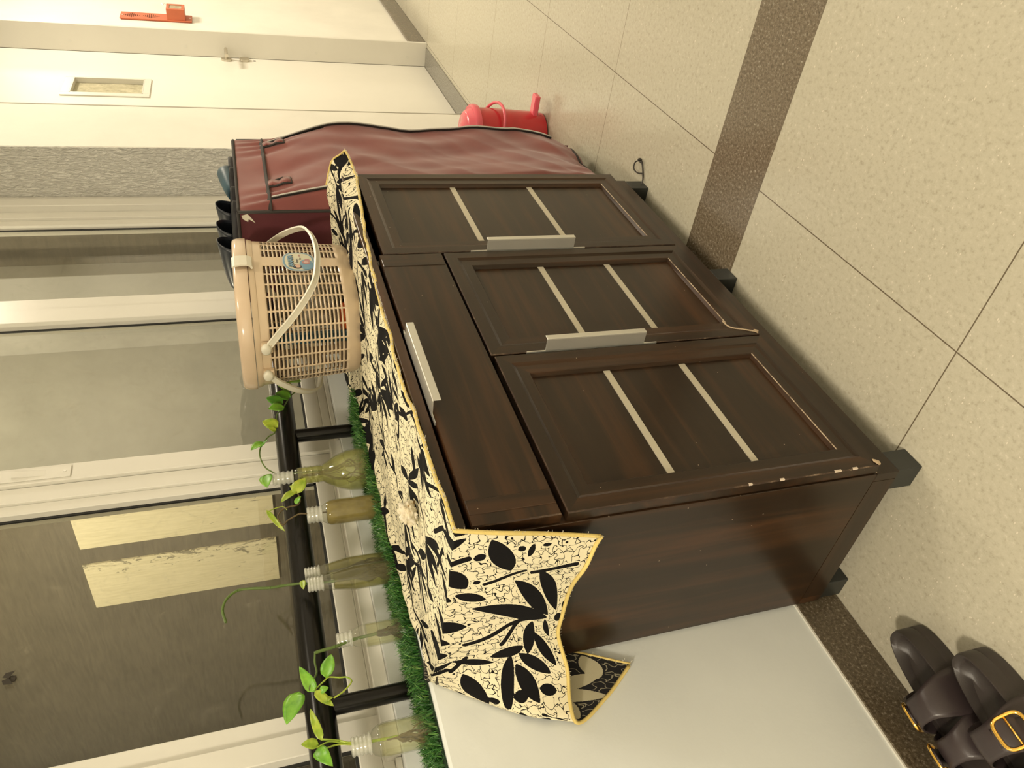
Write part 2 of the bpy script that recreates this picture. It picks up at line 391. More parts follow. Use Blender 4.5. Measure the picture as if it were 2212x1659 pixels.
# light shaft outside the windows
def m_shaft():
    t = NT('weathered_shaft_plaster'); v = t.coord('Object', (1, 1, 9)); n = t.noise(v, 7, 6, .65, .6); n2 = t.noise(t.coord(), 1.4, 4)
    col = t.ramp(t.math('ADD', t.math('MULTIPLY', n, .6), t.math('MULTIPLY', n2, .4)), [(.36, (.095, .082, .057)), (.62, (.165, .142, .10))]); t.base(col)
    t.set(Roughness=.85); t.bump(n, .4, .004); return t.m
def m_light_patch():  # bright cream colour stands in for light falling on the shaft wall
    t = NT('painted_light_patch'); v = t.coord('Object', (1, 1, .10)); n = t.noise(v, 70, 5, .65)
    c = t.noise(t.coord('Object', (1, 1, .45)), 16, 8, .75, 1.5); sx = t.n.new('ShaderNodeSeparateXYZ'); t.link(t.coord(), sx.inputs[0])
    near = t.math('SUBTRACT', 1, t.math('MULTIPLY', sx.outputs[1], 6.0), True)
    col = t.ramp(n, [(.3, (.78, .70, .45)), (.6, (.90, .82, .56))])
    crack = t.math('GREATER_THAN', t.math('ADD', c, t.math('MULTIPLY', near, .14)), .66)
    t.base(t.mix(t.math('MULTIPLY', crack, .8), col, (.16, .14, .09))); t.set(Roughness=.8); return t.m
M_shaft = m_shaft(); M_light_patch = m_light_patch()
struct(G().box(2.33, 2.45, .34, 5.6, -.5, 4.5).obj('wall_shaft_side', M_shaft))
struct(G().box(-4, 2.45, 5.6, 5.7, -.5, 4.5).obj('wall_shaft_back', M_shaft))
for nm, y0, y1, z1 in (('light_patch_1', 1.845, 2.17, 2.03), ('light_patch_2', 2.30, 2.67, 2.045)):  # two patches of light, painted as pale panels on the shaft wall
    struct(G().box(2.318, 2.33, y0, y1, 1.065, z1, b=.001).obj(nm, M_light_patch, base=(2.32, y0, 1.065)))
M_pil = m_paint('pale_grey_pilaster_paint', (.48, .475, .45), .6, .1, .1)
struct(G().box(2.24, 2.33, .50, .665, .85, 4.0, b=.002).obj('wall_pilaster', M_pil))
struct(G().box(2.315, 2.33, .70, 1.70, .85, 4.0, b=.001).obj('wall_shaft_plaster', m_paint('grey_shaft_plaster', (.36, .35, .305), .8, .12, .3)))
struct(G().box(2.30, 2.315, .80, .90, .85, 4.0, b=.001).obj('wall_shaft_band', m_paint('pale_shaft_band', (.50, .49, .45), .8, .2, .3)))
bugo = G().lathe([(0, 0), (.006, .002), (.008, .009), (.005, .016), (0, .02)], (.31, .218, 1.553), 10, sy=.4)
for s_ in (-1, 1):
    bugo.add([(.31, .213, 1.565), (.31 + s_ * .014, .213, 1.556), (.31 + s_ * .012, .213, 1.572), (.31 + s_ * .003, .213, 1.576)], [(0, 1, 2, 3)])
tag(bugo.obj('moth', simple('moth_brown', (.035, .028, .02), .8), base=(.31, .218, 1.553)), 'small dark moth resting on the dusty window glass', 'moth')

# ------------------------------------------------------------------ door
dr = bpy.data.objects.new('door_1', None); C.objects.link(dr); dr.location = (2.71, .14, 0); dr['_w'] = (2.71, .14, 0); struct(dr)
M_door = m_paint('cream_door_laminate', (.80, .78, .71), .4, .02, .03)
# leaf with a cut opening for the vision panel
a0, a1, b0, b1 = 3.235, 3.437, 1.472, 1.775
g = G(); g.box(2.702, a0, .142, .182, .008, 2.24); g.box(a1, 3.85, .142, .182, .008, 2.24); g.box(a0, a1, .142, .182, .008, b0); g.box(a0, a1, .142, .182, b1, 2.24); g.obj('door_leaf', M_door, dr)
g = G()
for (xa, xb, za, zb) in ((a0 - .035, a0, b0 - .03, b1 + .035), (a1, a1 + .012, b0 - .03, b1 + .035), (a0, a1, b0 - .03, b0), (a0, a1, b1, b1 + .035)): g.box(xa, xb, .136, .142, za, zb, b=.001)
for (xa, xb, za, zb) in ((a0, a0 + .004, b0, b1), (a1 - .004, a1, b0, b1), (a0, a1, b0, b0 + .004), (a0, a1, b1 - .004, b1)): g.box(xa, xb, .136, .18, za, zb)
vf = g.obj('vision_panel_frame', M_white, dr)
g = G().box(a0 + .004, a1 - .004, .160, .164, b0 + .004, b1 - .004); g.obj('vision_glass', m_thin_glass('door_glass', (.7, .68, .5), .02, .95, (.62, .58, .42)), vf)
g = G(); g.box(3.852, 3.872, .012, .142, 0, 2.27, b=.002); g.box(2.69, 3.872, .012, .142, 2.25, 2.27)
fr = g.obj('door_frame', m_paint('pale_grey_door_frame_paint', (.72, .70, .63), .42, .03, .03), dr)
for z_ in (.11, .62, 1.09 + .2, 1.83):
    q = G(); q.lathe([(0, 0), (.008, 0), (.008, .001), (0, .001)], (0, 0, 0), 16)
    o = q.obj('fixing_cap', M_white, fr); o.location = Vector((3.8515, .095, z_)) - Vector(fr['_w']); o.rotation_euler = (0, -PI / 2, 0)
    for v in o.data.vertices: v.co += Vector(fr['_w'])
G().box(2.693, 2.701, -.0015, .0, 0, 2.25).obj('frame_reveal', simple('grey_sealant', (.42, .40, .34), .6), dr)
hm = simple('brushed_steel', (.60, .56, .48), .28, metal=1)
g = G(); g.tube([(3.808, .142, 1.093), (3.808, .132, 1.093)], .026, 24); g.tube(smoothpts([(3.808, .135, 1.093), (3.808, .10, 1.093), (3.802, .086, 1.093), (3.785, .080, 1.092), (3.68, .080, 1.090)], 5), .0085, 12)
g.obj('door_handle', hm, dr, autos=40)
g = G(); g.tube([(3.812, .142, 1.002), (3.812, .130, 1.002)], .026, 24); g.obj('lock_rose', hm, dr, autos=40)
g = G(); g.box(3.806, 3.812, .138, .142, .945, .957); g.obj('door_viewer', simple('dark_stud', (.1, .09, .07), .5), dr)

# ------------------------------------------------------------------ key box on the wall past the door
kb = root('key_box_panel', 'red perforated metal strip with a glass fronted box on the far cream wall', 'panel', (4.1, .03, 1.25))
M_red = simple('terracotta_red_paint', (.52, .13, .055), .5, var=.08)
g = G(); g.box(4.045, 4.165, .020, .026, 1.252, 1.606, b=.001); g.box(4.05, 4.16, .026, .03, 1.26, 1.60)
bk = g.obj('back_plate', M_red, kb)
g = G()
for zc, sg in ((1.55, 1), (1.455, 1)):
    for r_ in range(-4, 5):
        k = 4 - abs(r_)
        for c_ in range(-k, k + 1):
            if abs(c_) <= 4: g.tube([(4.105 + c_ * .009, .0203, zc + r_ * .0095), (4.105 + c_ * .009, .0193, zc + r_ * .0095)], .0028, 6)
g.obj('perforations', simple('dark_hole', (.07, .02, .01), .8), kb)
g = G()
for (xa, xb, za, zb) in ((4.05, 4.068, 1.285, 1.375), (4.142, 4.16, 1.285, 1.375), (4.068, 4.142, 1.285, 1.300), (4.068, 4.142, 1.360, 1.375)): g.box(xa, xb, -.035, .02, za, zb, b=.001)
g.box(4.068, 4.142, .012, .018, 1.30, 1.36)
kbx = g.obj('glass_box', M_red, kb)
G().box(4.068, 4.142, -.032, -.030, 1.30, 1.36).obj('box_glass', m_thin_glass('small_pane', (.8, .76, .6), .05, .55, (.7, .6, .42)), kbx)
g = G(); g.tube(smoothpts([(4.155, -.03, 1.376), (4.16, -.034, 1.386), (4.15, -.03, 1.392), (4.16, -.036, 1.40)], 4), .0012, 6); g.obj('wire_seal', M_alu, kb)
for z_ in (1.595, 1.262):
    G().box(4.10, 4.112, .0195, .0205, z_ - .004, z_ + .004).obj('sticker', M_white, kb)

# ------------------------------------------------------------------ railing on the ledge
g = G(); g.tube([(X0, .1, 1.026), (2.20, .1, 1.026)], .0262, 28)
g2 = root('handrail', 'black gloss round pipe handrail on short posts along the window ledge', 'railing', (.4, .1, .848))
g.obj('rail_pipe', M_pipe, g2, autos=50)
for x_ in (.765, .058, -.65, -1.36, 1.47, 2.12):
    q = G(); q.tube([(x_, .1, .848), (x_, .1, 1.005)], .0165, 20); q.lathe([(.03, 0), (.03, .004), (.018, .006)], (x_, .1, .848), 20)
    q.obj('post', M_pipe, g2, autos=50)

# ------------------------------------------------------------------ artificial grass
def grass(name, xa, xb, n, label):
    r = root(name, label, 'grass', ((xa + xb) / 2, .06, .849), 'artificial grass strips on the ledge')
    G().box(xa, xb, .010, .118, .8485, .8525).obj('mat', simple('green_mat_backing', (.010, .03, .010), .9), r)
    V = []; F = []; A = []
    for _ in range(n):
        x = random.uniform(xa, xb); y = random.uniform(.008, .120); h = random.uniform(.016, .030); wd = random.uniform(.0008, .0014)
        an = random.uniform(0, 2 * PI); ln = random.gauss(0, .010) ; l2 = random.gauss(0, .010)
        if y < .02: l2 -= .006
        if (x - .058) ** 2 + (y - .1) ** 2 < .019 ** 2 or (x - .765) ** 2 + (y - .1) ** 2 < .019 ** 2: continue
        dx, dy = math.cos(an) * wd, math.sin(an) * wd; b0 = len(V)
        lx, ly = ln, l2
        for (k, ww, f) in ((0, 1, 0), (.55, .85, .35), (1, .12, 1)):
            cx_, cy_, cz_ = x + lx * f, y + ly * f, .851 + h * k * (1 - .15 * f)
            V.append((cx_ - dx * ww, cy_ - dy * ww, cz_)); V.append((cx_ + dx * ww, cy_ + dy * ww, cz_))
        F.append((b0, b0 + 1, b0 + 3, b0 + 2)); F.append((b0 + 2, b0 + 3, b0 + 5, b0 + 4)); A += [random.random()] * 6
    t = NT('plastic_grass_blade'); at = t.n.new('ShaderNodeAttribute'); at.attribute_name = 'tone'
    t.base(t.ramp(at.outputs['Fac'], [(0, (.012, .065, .012)), (.45, (.035, .14, .025)), (.8, (.08, .24, .045)), (1, (.26, .42, .12))])); t.set(Roughness=.38)
    o = obj('blades', V, F, t.m, r, attrs={'tone': A}); o['kind'] = 'stuff'
    return r
grass('grass_strip', .035, .815, 9000, 'longer strip of green artificial grass on the ledge behind the cabinet')
grass('grass_strip', -.95, .022, 9000, 'shorter strip of green artificial grass left of the rail post at the photo edge')

# ------------------------------------------------------------------ bottles and cuttings
M_pet = m_thin_glass('clear_bottle_plastic', (.97, .98, .95), .03, .05, (.75, .75, .62))
M_thread = m_thin_glass('frosted_bottle_neck', (.88, .89, .85), .15, .42, (.80, .80, .74))
def m_water(name, tint, amt, col):
    return m_thin_glass(name, tint, .0, amt, col)
W_green = m_water('green_tinged_water', (.80, .82, .48), .30, (.40, .38, .12))
W_murky = m_water('murky_brown_water', (.55, .50, .20), .85, (.27, .21, .055))
W_olive = m_water('olive_water', (.74, .72, .40), .42, (.16, .145, .045))
W_clear = m_water('slightly_green_water', (.94, .94, .80), .10, (.40, .38, .18))
M_root = simple('brown_roots', (.12, .085, .03), .6, var=.3)
M_root2 = simple('dark_roots', (.045, .035, .015), .6, var=.3)
def m_leaf(name, a, b):
    t = NT(name); n = t.noise(t.coord(), 60, 4, .6); t.base(t.ramp(n, [(.35, a), (.68, b)])); t.set(Roughness=.32)
    t.b.inputs['Transmission Weight'].default_value = 0; t.b.inputs['Subsurface Weight'].default_value = .15; t.b.inputs['Subsurface Scale'].default_value = .004
    return t.m
L_green = m_leaf('fresh_green_leaf', (.10, .30, .020), (.20, .46, .04)); L_deep = m_leaf('deep_green_leaf', (.045, .19, .015), (.09, .28, .02)); L_lime = m_leaf('yellow_green_leaf', (.20, .33, .02), (.42, .50, .06))
L_stem = simple('green_stem', (.085, .14, .025), .5, var=.25); L_dry = simple('brown_stem', (.12, .085, .035), .6, var=.3)
def bottle(label, x, y, prof, neck, water, wlev, wm, roots=5, rm=None, ribs=False):
    """prof: outer profile of the body, neck: profile of the threaded mouth, z above the ledge"""
    z0 = .853; r = root('plant_bottle', label, 'bottle', (x, y, z0), 'plant cutting bottles on the ledge')
    b = G(); b.lathe([(0, .003)] + prof, (x, y, z0), 32); body = b.obj('bottle_body', M_pet, r, autos=50)
    n_ = G(); n_.lathe(neck, (x, y, z0), 28); n_.obj('threaded_neck', M_thread, r, autos=60)
    wp = [(max(0, rr - .0016), zz) for rr, zz in prof if zz < wlev]; wp = [(0, .005)] + [(a, c + (.0025 if i == 0 else 0)) for i, (a, c) in enumerate(wp)]
    last = wp[-1]; q = [p for p in prof if p[1] >= wlev]
    if q:
        p0 = [p for p in prof if p[1] < wlev][-1]; f = (wlev - p0[1]) / max(1e-6, q[0][1] - p0[1]); wp.append((p0[0] + (q[0][0] - p0[0]) * f - .0016, wlev))
    wp.append((0, wlev)); g_ = G(); g_.lathe(wp, (x, y, z0), 28); g_.obj('water', wm, r, autos=50)
    rt = G(); rmax = max(p[0] for p in prof[:4]) * .78
    for _ in range(roots):
        a = random.uniform(0, 2 * PI); p = [(x, y, z0 + wlev * .95)]
        for k in range(1, 8):
            f = k / 7; a += random.uniform(-.9, .9); rr = rmax * (min(1, f * 1.2)) * random.uniform(.25, .95)
            if wlev * (1 - f) > .6 * prof[-1][1]: rr *= .4
            p.append((x + math.cos(a) * rr, y + math.sin(a) * rr, z0 + .007 + (wlev * .93 - .007) * (1 - f)))
        rt.tube(smoothpts(p, 4), random.uniform(.0008, .0022), 5)
    if roots: rt.obj('roots', rm or M_root, r)
    return r
def neckp(r, z0, z1, nth=3, col=True):
    p = [(r, z0)]; 
    if col: p += [(r + .003, z0 + .001), (r + .003, z0 + .003), (r, z0 + .004)]
    s0 = z0 + .006; h = (z1 - s0) / nth
    for k in range(nth): p += [(r - .0006, s0 + h * k + h * .1), (r + .0015, s0 + h * k + h * .45), (r + .0015, s0 + h * k + h * .6), (r - .0006, s0 + h * k + h * .95)]
    p += [(r - .0005, z1), (r - .002, z1), (r - .002, z0)]
    return p
nk = [(.0185, .108), (.0195, .110), (.0195, .116), (.0205, .118), (.0195, .120), (.0195, .130), (.0207, .132), (.0195, .134), (.0195, .142), (.0207, .144), (.0195, .146), (.0192, .158), (.0165, .164), (.0145, .168)]
B1 = bottle('tall wide-bottomed squash bottle with a ribbed neck on the grass beside the rail post', .582, .052,
    [(.040, .003), (.046, .010), (.048, .028), (.046, .050), (.038, .075), (.026, .097), (.0195, .106)] + nk, neckp(.0135, .170, .215, 4), True, .160, W_green, 10)
B2 = bottle('small bottle of murky brown water beside the tall wide bottle', .460, .048,
    [(.024, .002), (.0275, .006), (.0275, .030), (.0268, .055), (.0275, .085), (.0265, .105), (.020, .118), (.0165, .122)], neckp(.0165, .122, .153, 3), True, .112, W_murky, 3)
B3 = bottle('rear bottle of the touching middle pair, roots inside, bare mouth', .322, .066,
    [(.021, .002), (.0235, .006), (.0235, .06), (.0235, .085), (.019, .115), (.0145, .138), (.0135, .142)], neckp(.0135, .142, .172, 4), True, .13, W_olive, 18, M_root2)
B4 = bottle('front bottle of the touching middle pair holding a long bare stem', .278, .040,
    [(.021, .002), (.0235, .006), (.0235, .06), (.0232, .080), (.018, .112), (.0135, .136), (.0128, .140)], neckp(.0128, .140, .170, 4), True, .12, W_olive, 20, M_root2)
B5 = bottle('short rounded bottle with a thick dark stem, second nearest the camera', .150, .045,
    [(.018, .002), (.021, .005), (.0215, .04), (.0215, .075), (.0195, .090), (.0155, .100), (.0125, .104)], neckp(.0125, .104, .132, 3), True, .078, W_clear, 22, M_root2)
B6 = bottle('small round-shouldered bottle nearest the camera left of the front rail post', -.050, .042,
    [(.022, .002), (.0265, .007), (.0272, .03), (.0272, .075), (.0255, .088), (.020, .098), (.0145, .102)], neckp(.0145, .102, .134, 4), True, .088, W_clear, 14)

def leaf(q, base, tip, wd, side=(0, -1, .25), curl=.12, cup=.25, n=9, heart=.0):
    b_ = Vector(base); t_ = Vector(tip); ax = t_ - b_; L = ax.length; ax.normalize(); nn = Vector(side); nn = (nn - ax * nn.dot(ax)).normalized(); sd = ax.cross(nn)
    V = []
    for i in range(n + 1):
        f = i / n
        hw = wd * (math.sin(PI * min(1, f ** .62)) ** .75 if 0 < f < 1 else 0.0)
        c = b_ + ax * (L * f) + nn * (math.sin(f * PI) * L * curl)
        back = heart * L * max(0, 1 - f * 5)
        for s_ in (-1, -.55, 0, .55, 1):
            V.append(c + sd * (hw * s_) + nn * (abs(s_) ** 1.5 * hw * cup) - ax * back * abs(s_))
    q.add(V, [(i * 5 + j, i * 5 + j + 1, i * 5 + 6 + j, i * 5 + 5 + j) for i in range(n) for j in range(4)])
def plant(name, label, loc, stems, leaves, group=None):
    r = root(name, label, 'plant', loc, 'pothos cuttings standing in bottles')
    for pts, rad, m_ in stems:
        q = G(); q.tube(smoothpts(pts, 5), rad if not isinstance(rad, (list, tuple)) else rad[0], 8)
        for k, p in enumerate(pts[1:-1]):
            if k % 2 == 0: q.lathe([(0, -.002), ((rad if not isinstance(rad, (list, tuple)) else rad[0]) * 1.45, 0), (0, .002)], p, 8)
        q.obj('stem', m_, r, autos=60)
    for a in leaves:
        q = G(); leaf(q, *a[:3], **(a[4] if len(a) > 4 else {})); o = q.obj('leaf', a[3], r, smooth=True)
        sm = o.modifiers.new('thick', 'SOLIDIFY'); sm.thickness = .0005
    return r
# long vine trailing from the tall bottle along the rail
v1 = [(.588, .05, .93), (.590, .05, .99), (.592, .049, 1.05), (.603, .045, 1.072), (.616, .045, 1.081), (.635, .045, 1.087), (.657, .045, 1.09), (.679, .045, 1.087), (.693, .045, 1.081), (.714, .045, 1.067), (.726, .045, 1.052), (.751, .045, 1.047), (.788, .045, 1.043), (.81, .045, 1.028), (.837, .045, 1.015), (.854, .045, 1.006), (.867, .045, .995), (.895, .05, .985)]
H = dict(heart=.10, curl=.05, cup=.22)
plant('pothos_vine', 'long leafy vine trailing from the tall wide bottle along the black handrail', (.588, .05, .93), [(v1, .0016, L_stem)],
    [((.694, .045, 1.081), (.668, .040, 1.108), .0125, L_green, H), ((.742, .043, 1.047), (.764, .040, 1.078), .016, L_lime, H),
     ((.731, .044, 1.051), (.735, .038, 1.066), .008, L_lime, H), ((.826, .043, 1.030), (.848, .040, 1.064), .017, L_deep, H), ((.806, .040, 1.028), (.800, .036, 1.062), .018, L_green, H),
     ((.846, .043, 1.010), (.858, .036, 1.042), .017, L_deep, H), ((.880, .045, 1.002), (.888, .036, 1.034), .016, L_green, H), ((.588, .045, 1.080), (.547, .040, 1.080), .0145, L_green, H),
     ((.91, .045, .979), (.90, .04, 1.006), .013, L_green, H), ((.679, .045, 1.087), (.688, .03, 1.068), .003, L_deep)])
v2 = [(.460, .046, .96), (.461, .044, .99), (.459, .04, 1.009), (.461, .04, 1.02), (.456, .04, 1.032), (.447, .04, 1.046), (.437, .04, 1.056), (.446, .038, 1.062), (.46, .036, 1.064), (.474, .036, 1.055), (.482, .038, 1.041), (.487, .04, 1.023), (.499, .04, 1.016), (.525, .04, 1.02)]
plant('pothos_cutting', 'looping cutting with pale yellow-green leaves in the murky brown bottle', (.46, .046, .96), [(v2, .0016, L_dry), ([(.474, .037, 1.045), (.484, .037, 1.052), (.482, .036, 1.066), (.476, .036, 1.082)], .001, L_lime)],
    [((.520, .038, 1.024), (.556, .034, 1.0), .0155, L_lime, dict(H, side=(-.4, -1, .3))), ((.524, .038, 1.025), (.493, .034, 1.056), .010, L_lime, H), ((.487, .038, 1.026), (.507, .036, 1.014), .006, L_green),
     ((.481, .036, 1.086), (.415, .036, 1.053), .0055, L_lime, dict(curl=-.12, cup=.3)), ((.527, .04, 1.022), (.545, .04, 1.034), .004, L_lime)])
v3 = [(.278, .042, .93), (.281, .044, .98), (.286, .046, 1.019), (.291, .048, 1.036), (.294, .05, 1.066), (.294, .05, 1.091), (.299, .05, 1.122), (.300, .05, 1.150), (.284, .05, 1.170), (.261, .05, 1.177), (.234, .05, 1.172)]
plant('pothos_cutting', 'tall bare stem bending at its tip above the touching pair of bottles', (.278, .042, .93), [(v3, .0026, L_stem)],
    [((.296, .046, 1.031), (.270, .040, 1.031), .006, L_lime, dict(curl=.0))])
v4 = [(.151, .045, .885), (.148, .044, .93), (.143, .04, .96), (.136, .04, .989), (.133, .04, 1.016), (.131, .04, 1.026)]
v4b = [(.131, .04, 1.025), (.113, .04, 1.027), (.095, .04, 1.026), (.084, .038, 1.030), (.070, .036, 1.039), (.058, .035, 1.042)]
v4c = [(.059, .035, 1.033), (.072, .035, 1.015), (.077, .035, 1.007), (.072, .035, .990), (.070, .035, .978), (.060, .035, .971), (.045, .035, .987), (.037, .035, 1.004)]
plant('pothos_cutting', 'cutting with broad bright leaves on a thick dark stem in the short rounded bottle', (.151, .045, .885), [(v4, .0030, L_stem), (v4b, .0018, L_stem), (v4c, .0014, L_lime)],
    [((.079, .033, 1.011), (.117, .030, .998), .0125, L_green, H), ((.054, .033, 1.034), (.103, .026, 1.054), .0105, L_green, dict(curl=-.1, cup=.3)), ((.058, .033, 1.060), (.006, .030, 1.083), .0175, L_green, dict(heart=.06, curl=.04, cup=.1)),
     ((.056, .033, 1.033), (.020, .030, 1.006), .008, L_lime, dict(curl=-.1, cup=.3)), ((.052, .033, 1.025), (.055, .030, 1.010), .007, L_green), ((.040, .035, 1.008), (.030, .030, 1.016), .006, L_lime)])
v5a = [(-.050, .04, .90), (-.049, .036, .96), (-.047, .03, .99), (-.040, .03, 1.005), (-.031, .03, 1.032)]
v5b = [(-.050, .042, .93), (-.047, .034, .985), (-.043, .03, 1.005), (-.038, .03, 1.021), (-.043, .03, 1.041)]
v5c = [(-.051, .04, .93), (-.049, .036, .98), (-.047, .03, 1.0), (-.046, .03, 1.014), (-.048, .03, 1.031)]
plant('pothos_cutting', 'three-leaved lime green cutting in the bottle nearest the camera', (-.05, .04, .9), [(v5a, .0016, L_lime), (v5b, .0014, L_lime), (v5c, .0014, L_lime)],
    [((-.034, .03, 1.031), (.023, .026, 1.044), .0068, L_lime, dict(curl=.1, cup=.3)), ((-.038, .03, 1.039), (-.034, .026, 1.064), .009, L_lime, H), ((-.045, .03, 1.041), (-.082, .022, 1.020), .0115, L_green, dict(curl=.15, cup=.2))])
# ------------------------------------------------------------------ shoe cabinet
cab = root('shoe_cabinet', 'dark walnut shoe cabinet with three panelled doors, a drawer and a patterned cloth on top', 'cabinet', (0, -.2, 0))
YF_ = -.3986
def ringpanel(x0, x1, z0, z1, rings, th, mats, name, flip_bottom_wear=True):
    """rings: (inset, depth, material slot of the face that follows)"""
    V = []; F = []; M = []
    def ring(i, d):
        o = len(V); y = YF_ + d; V.extend([(x0 + i, y, z0 + i), (x1 - i, y, z0 + i), (x1 - i, y, z1 - i), (x0 + i, y, z1 - i)]); return o
    prev = ring(0, th); F.append((prev + 3, prev + 2, prev + 1, prev)); M.append(0)
    for (i, d, ms) in rings:
        c = ring(i, d)
        for k in range(4):
            F.append((prev + k, prev + (k + 1) % 4, c + (k + 1) % 4, c + k)); M.append(ms[k] if isinstance(ms, tuple) else ms)
        prev = c
    F.append((prev, prev + 1, prev + 2, prev + 3)); M.append(0)
    return obj(name, V, F, mats, cab, fm=M)
RG = [(0, .0025, 0), (.0012, .0, (2, 2, 2, 2)), (.024, 0.0, (0, 1, 0, 1)), (.0268, .0016, (0, 1, 0, 1)), (.031, .0034, (0, 1, 0, 1)), (.050, .0036, (0, 1, 0, 1)), (.0514, .0048, (3, 1, 0, 1)), (.0540, .0125, (0, 1, 0, 1)), (.0550, .0125, 0)]
def door(x0, x1, z0, z1, zs, hx, hz0, hz1):
    d = ringpanel(x0, x1, z0, z1, RG, .019, [M_wx, M_wz, M_worn, M_line], 'door')
    for z in zs:
        G().box(x0 + .0555, x1 - .0555, YF_ + .0110, YF_ + .0127, z - .0065, z + .0065).obj('inlay_strip', M_inlay, d)
    if hx is not None:
        h = G(); h.box(hx - .0022, hx, YF_ - .001, YF_ + .018, hz0 - .028, hz1 + .036)
        h.box(hx - .0022, hx, YF_ - .026, YF_ + .0, hz0, hz1, b=.0005)
        h.box(hx - .0022, hx + .010, YF_ - .0275, YF_ - .0255, hz0, hz1, b=.0005)
        h.obj('door_handle', M_alu, d)
    return d
door(.003, .381, .103, .671, (.470, .312), None, 0, 0)
door(.386, .755, .100, .676, (.470, .310), .386, .368, .572)
door(.760, 1.157, .103, .806, (.570, .363), .760, .370, .578)
M_fleck = simple('pale_chipboard_fleck', (.62, .52, .42), .85)
# chipped corners with bare board
def chip(x, z, s, seed, nm='chip'):
    rs = random.Random(seed); V = []; n = 9
    for k in range(n):
        a = 2 * PI * k / n; r = s * rs.uniform(.5, 1.1); V.append((x + math.cos(a) * r * 1.3, YF_ - .0012, z + math.sin(a) * r * .8))
    V.append((x, YF_ - .0022, z)); g = G(); g.add(V, [(k, (k + 1) % n, n) for k in range(n)] + [tuple(range(n))[::-1]]); return g.obj(nm, M_chip, cab)
chip(.010, .106, .008, 1); chip(.394, .104, .008, 3); 
g = G()   # torn laminate edge on the middle door
pts = [(.392, YF_ - .001, .106), (.398, YF_ - .0015, .120), (.404, YF_ - .001, .133), (.410, YF_ - .001, .150), (.420, YF_ - .0005, .158), (.437, YF_ - .0005, .160)]
g.tube(smoothpts(pts, 4), .0016, 5); g.obj('chip', M_chip, cab)
for k_, (xx, zz, ss) in enumerate(((.0045, .155, .0022), (.0045, .190, .0030), (.0045, .300, .0018), (.0045, .36, .0014))):
    G().box(xx - .002, xx + .0015, YF_ - .0006, YF_ + .002, zz - ss * 2.2, zz + ss * 2.2).obj('chip', M_fleck, cab)
# drawer
dw = ringpanel(.003, .755, .681, .816, [(0, .0025, 0), (.0012, 0, (2, 2, 0, 2)), (.0022, 0, 0)], .019, [M_wx, M_wz, M_worn], 'drawer')
g = G()
for xx in (.024, .706):
    g = G(); g.box(xx, xx + .0275, YF_ - .0012, YF_ + .001, .683, .814, b=.0008); g.obj('groove_moulding', M_wz, dw)
h = G(); h.box(.243, .462, YF_ - .027, YF_ + .006, .8165, .8185, b=.0005); h.box(.243, .462, YF_ - .029, YF_ - .027, .8045, .8185, b=.0006); h.box(.222, .480, YF_ + .0, YF_ + .006, .8163, .8180)
h.obj('drawer_handle', M_alu, dw)
# carcass
yb = YF_ + .0205
G().box(0, .018, yb, -.012, .1015, .822, b=.0008).obj('side_panel', M_wz, cab)
G().box(1.142, 1.160, yb, -.012, .1015, .822, b=.0008).obj('side_panel', M_wz, cab)
G().box(-.003, 1.163, YF_ + .004, -.008, .8225, .8405, b=.001).obj('top_panel', M_wx, cab)
G().box(.018, 1.142, -.018, -.012, .105, .82).obj('back_panel', M_wx, cab)
g = G(); g.box(.375, .392, yb + .001, -.02, .105, .676); g.box(.748, .766, yb + .001, -.02, .105, .82); g.box(.018, .75, yb + .001, -.02, .670, .685); g.box(.018, 1.142, yb + .001, -.02, .1015, .115)
g.obj('divider', M_wy, cab)
g = G(); g.box(.0, 1.16, yb, yb + .018, .0525, .1005, b=.0008); g.box(.0, 1.16, -.03, -.012, .0525, .1005); 
g.obj('base_rail', M_wx, cab)
for xx in (0, 1.142): G().box(xx, xx + .018, yb + .0185, -.0305, .0525, .1005).obj('base_side_rail', M_wy, cab)
g = G(); g.box(.001, .004, yb + .002, -.016, .1003, .1022); g.obj('edge_banding', M_worn, cab)
G().box(.004, 1.156, yb - .0015, yb + .001, .0990, .1012).obj('edge_banding', M_line, cab)
for xx in (.002, .628, 1.112):
    for y0 in (yb + .0005, -.062): G().box(xx, xx + .046, y0, y0 + .048, 0, .0522, b=.0012).obj('foot', M_footm, cab)

# ------------------------------------------------------------------ patterned cloth
# ---- cloth surface (pure numpy) ----
DR = np.array([
 [(-.006,-.408,.8425),(-.009,-.30,.843),(-.009,-.20,.843),(-.008,-.10,.843),(.012,-.006,.853),(.03,-.004,.852),(.05,-.004,.85)],
 [(-.016,-.398,.775),(-.022,-.30,.765),(-.024,-.20,.762),(-.026,-.10,.768),(-.048,-.012,.775),(-.02,-.006,.75),(.022,-.006,.74)],
 [(-.018,-.378,.695),(-.022,-.285,.70),(-.026,-.175,.703),(-.040,-.085,.70),(-.092,-.014,.708),(-.05,-.006,.66),(.018,-.006,.62)],
 [(-.02,-.359,.619),(-.02,-.266,.641),(-.022,-.147,.650),(-.050,-.055,.628),(-.121,-.014,.631),(-.088,-.006,.56),(-.040,-.006,.492)],
],float)
DRU=[0,-.08,-.16,-.235]; DRV=[0,.105,.21,.31,.415,.485,.565]
def catmull(P,t):
    n=len(P); t=np.clip(t,0,n-1-1e-9); i=np.floor(t).astype(int); f=(t-i)[...,None]
    g=lambda k:P[np.clip(k,0,n-1)]
    p0=np.where((i-1<0)[...,None],2*g(i)-g(i+1),g(i-1)); p1=g(i);p2=g(i+1); p3=np.where((i+2>n-1)[...,None],2*g(i+1)-g(i),g(i+2))
    return .5*((2*p1)+(-p0+p2)*f+(2*p0-5*p1+4*p2-p3)*f*f+(-p0+3*p1-3*p2+p3)*f**3)
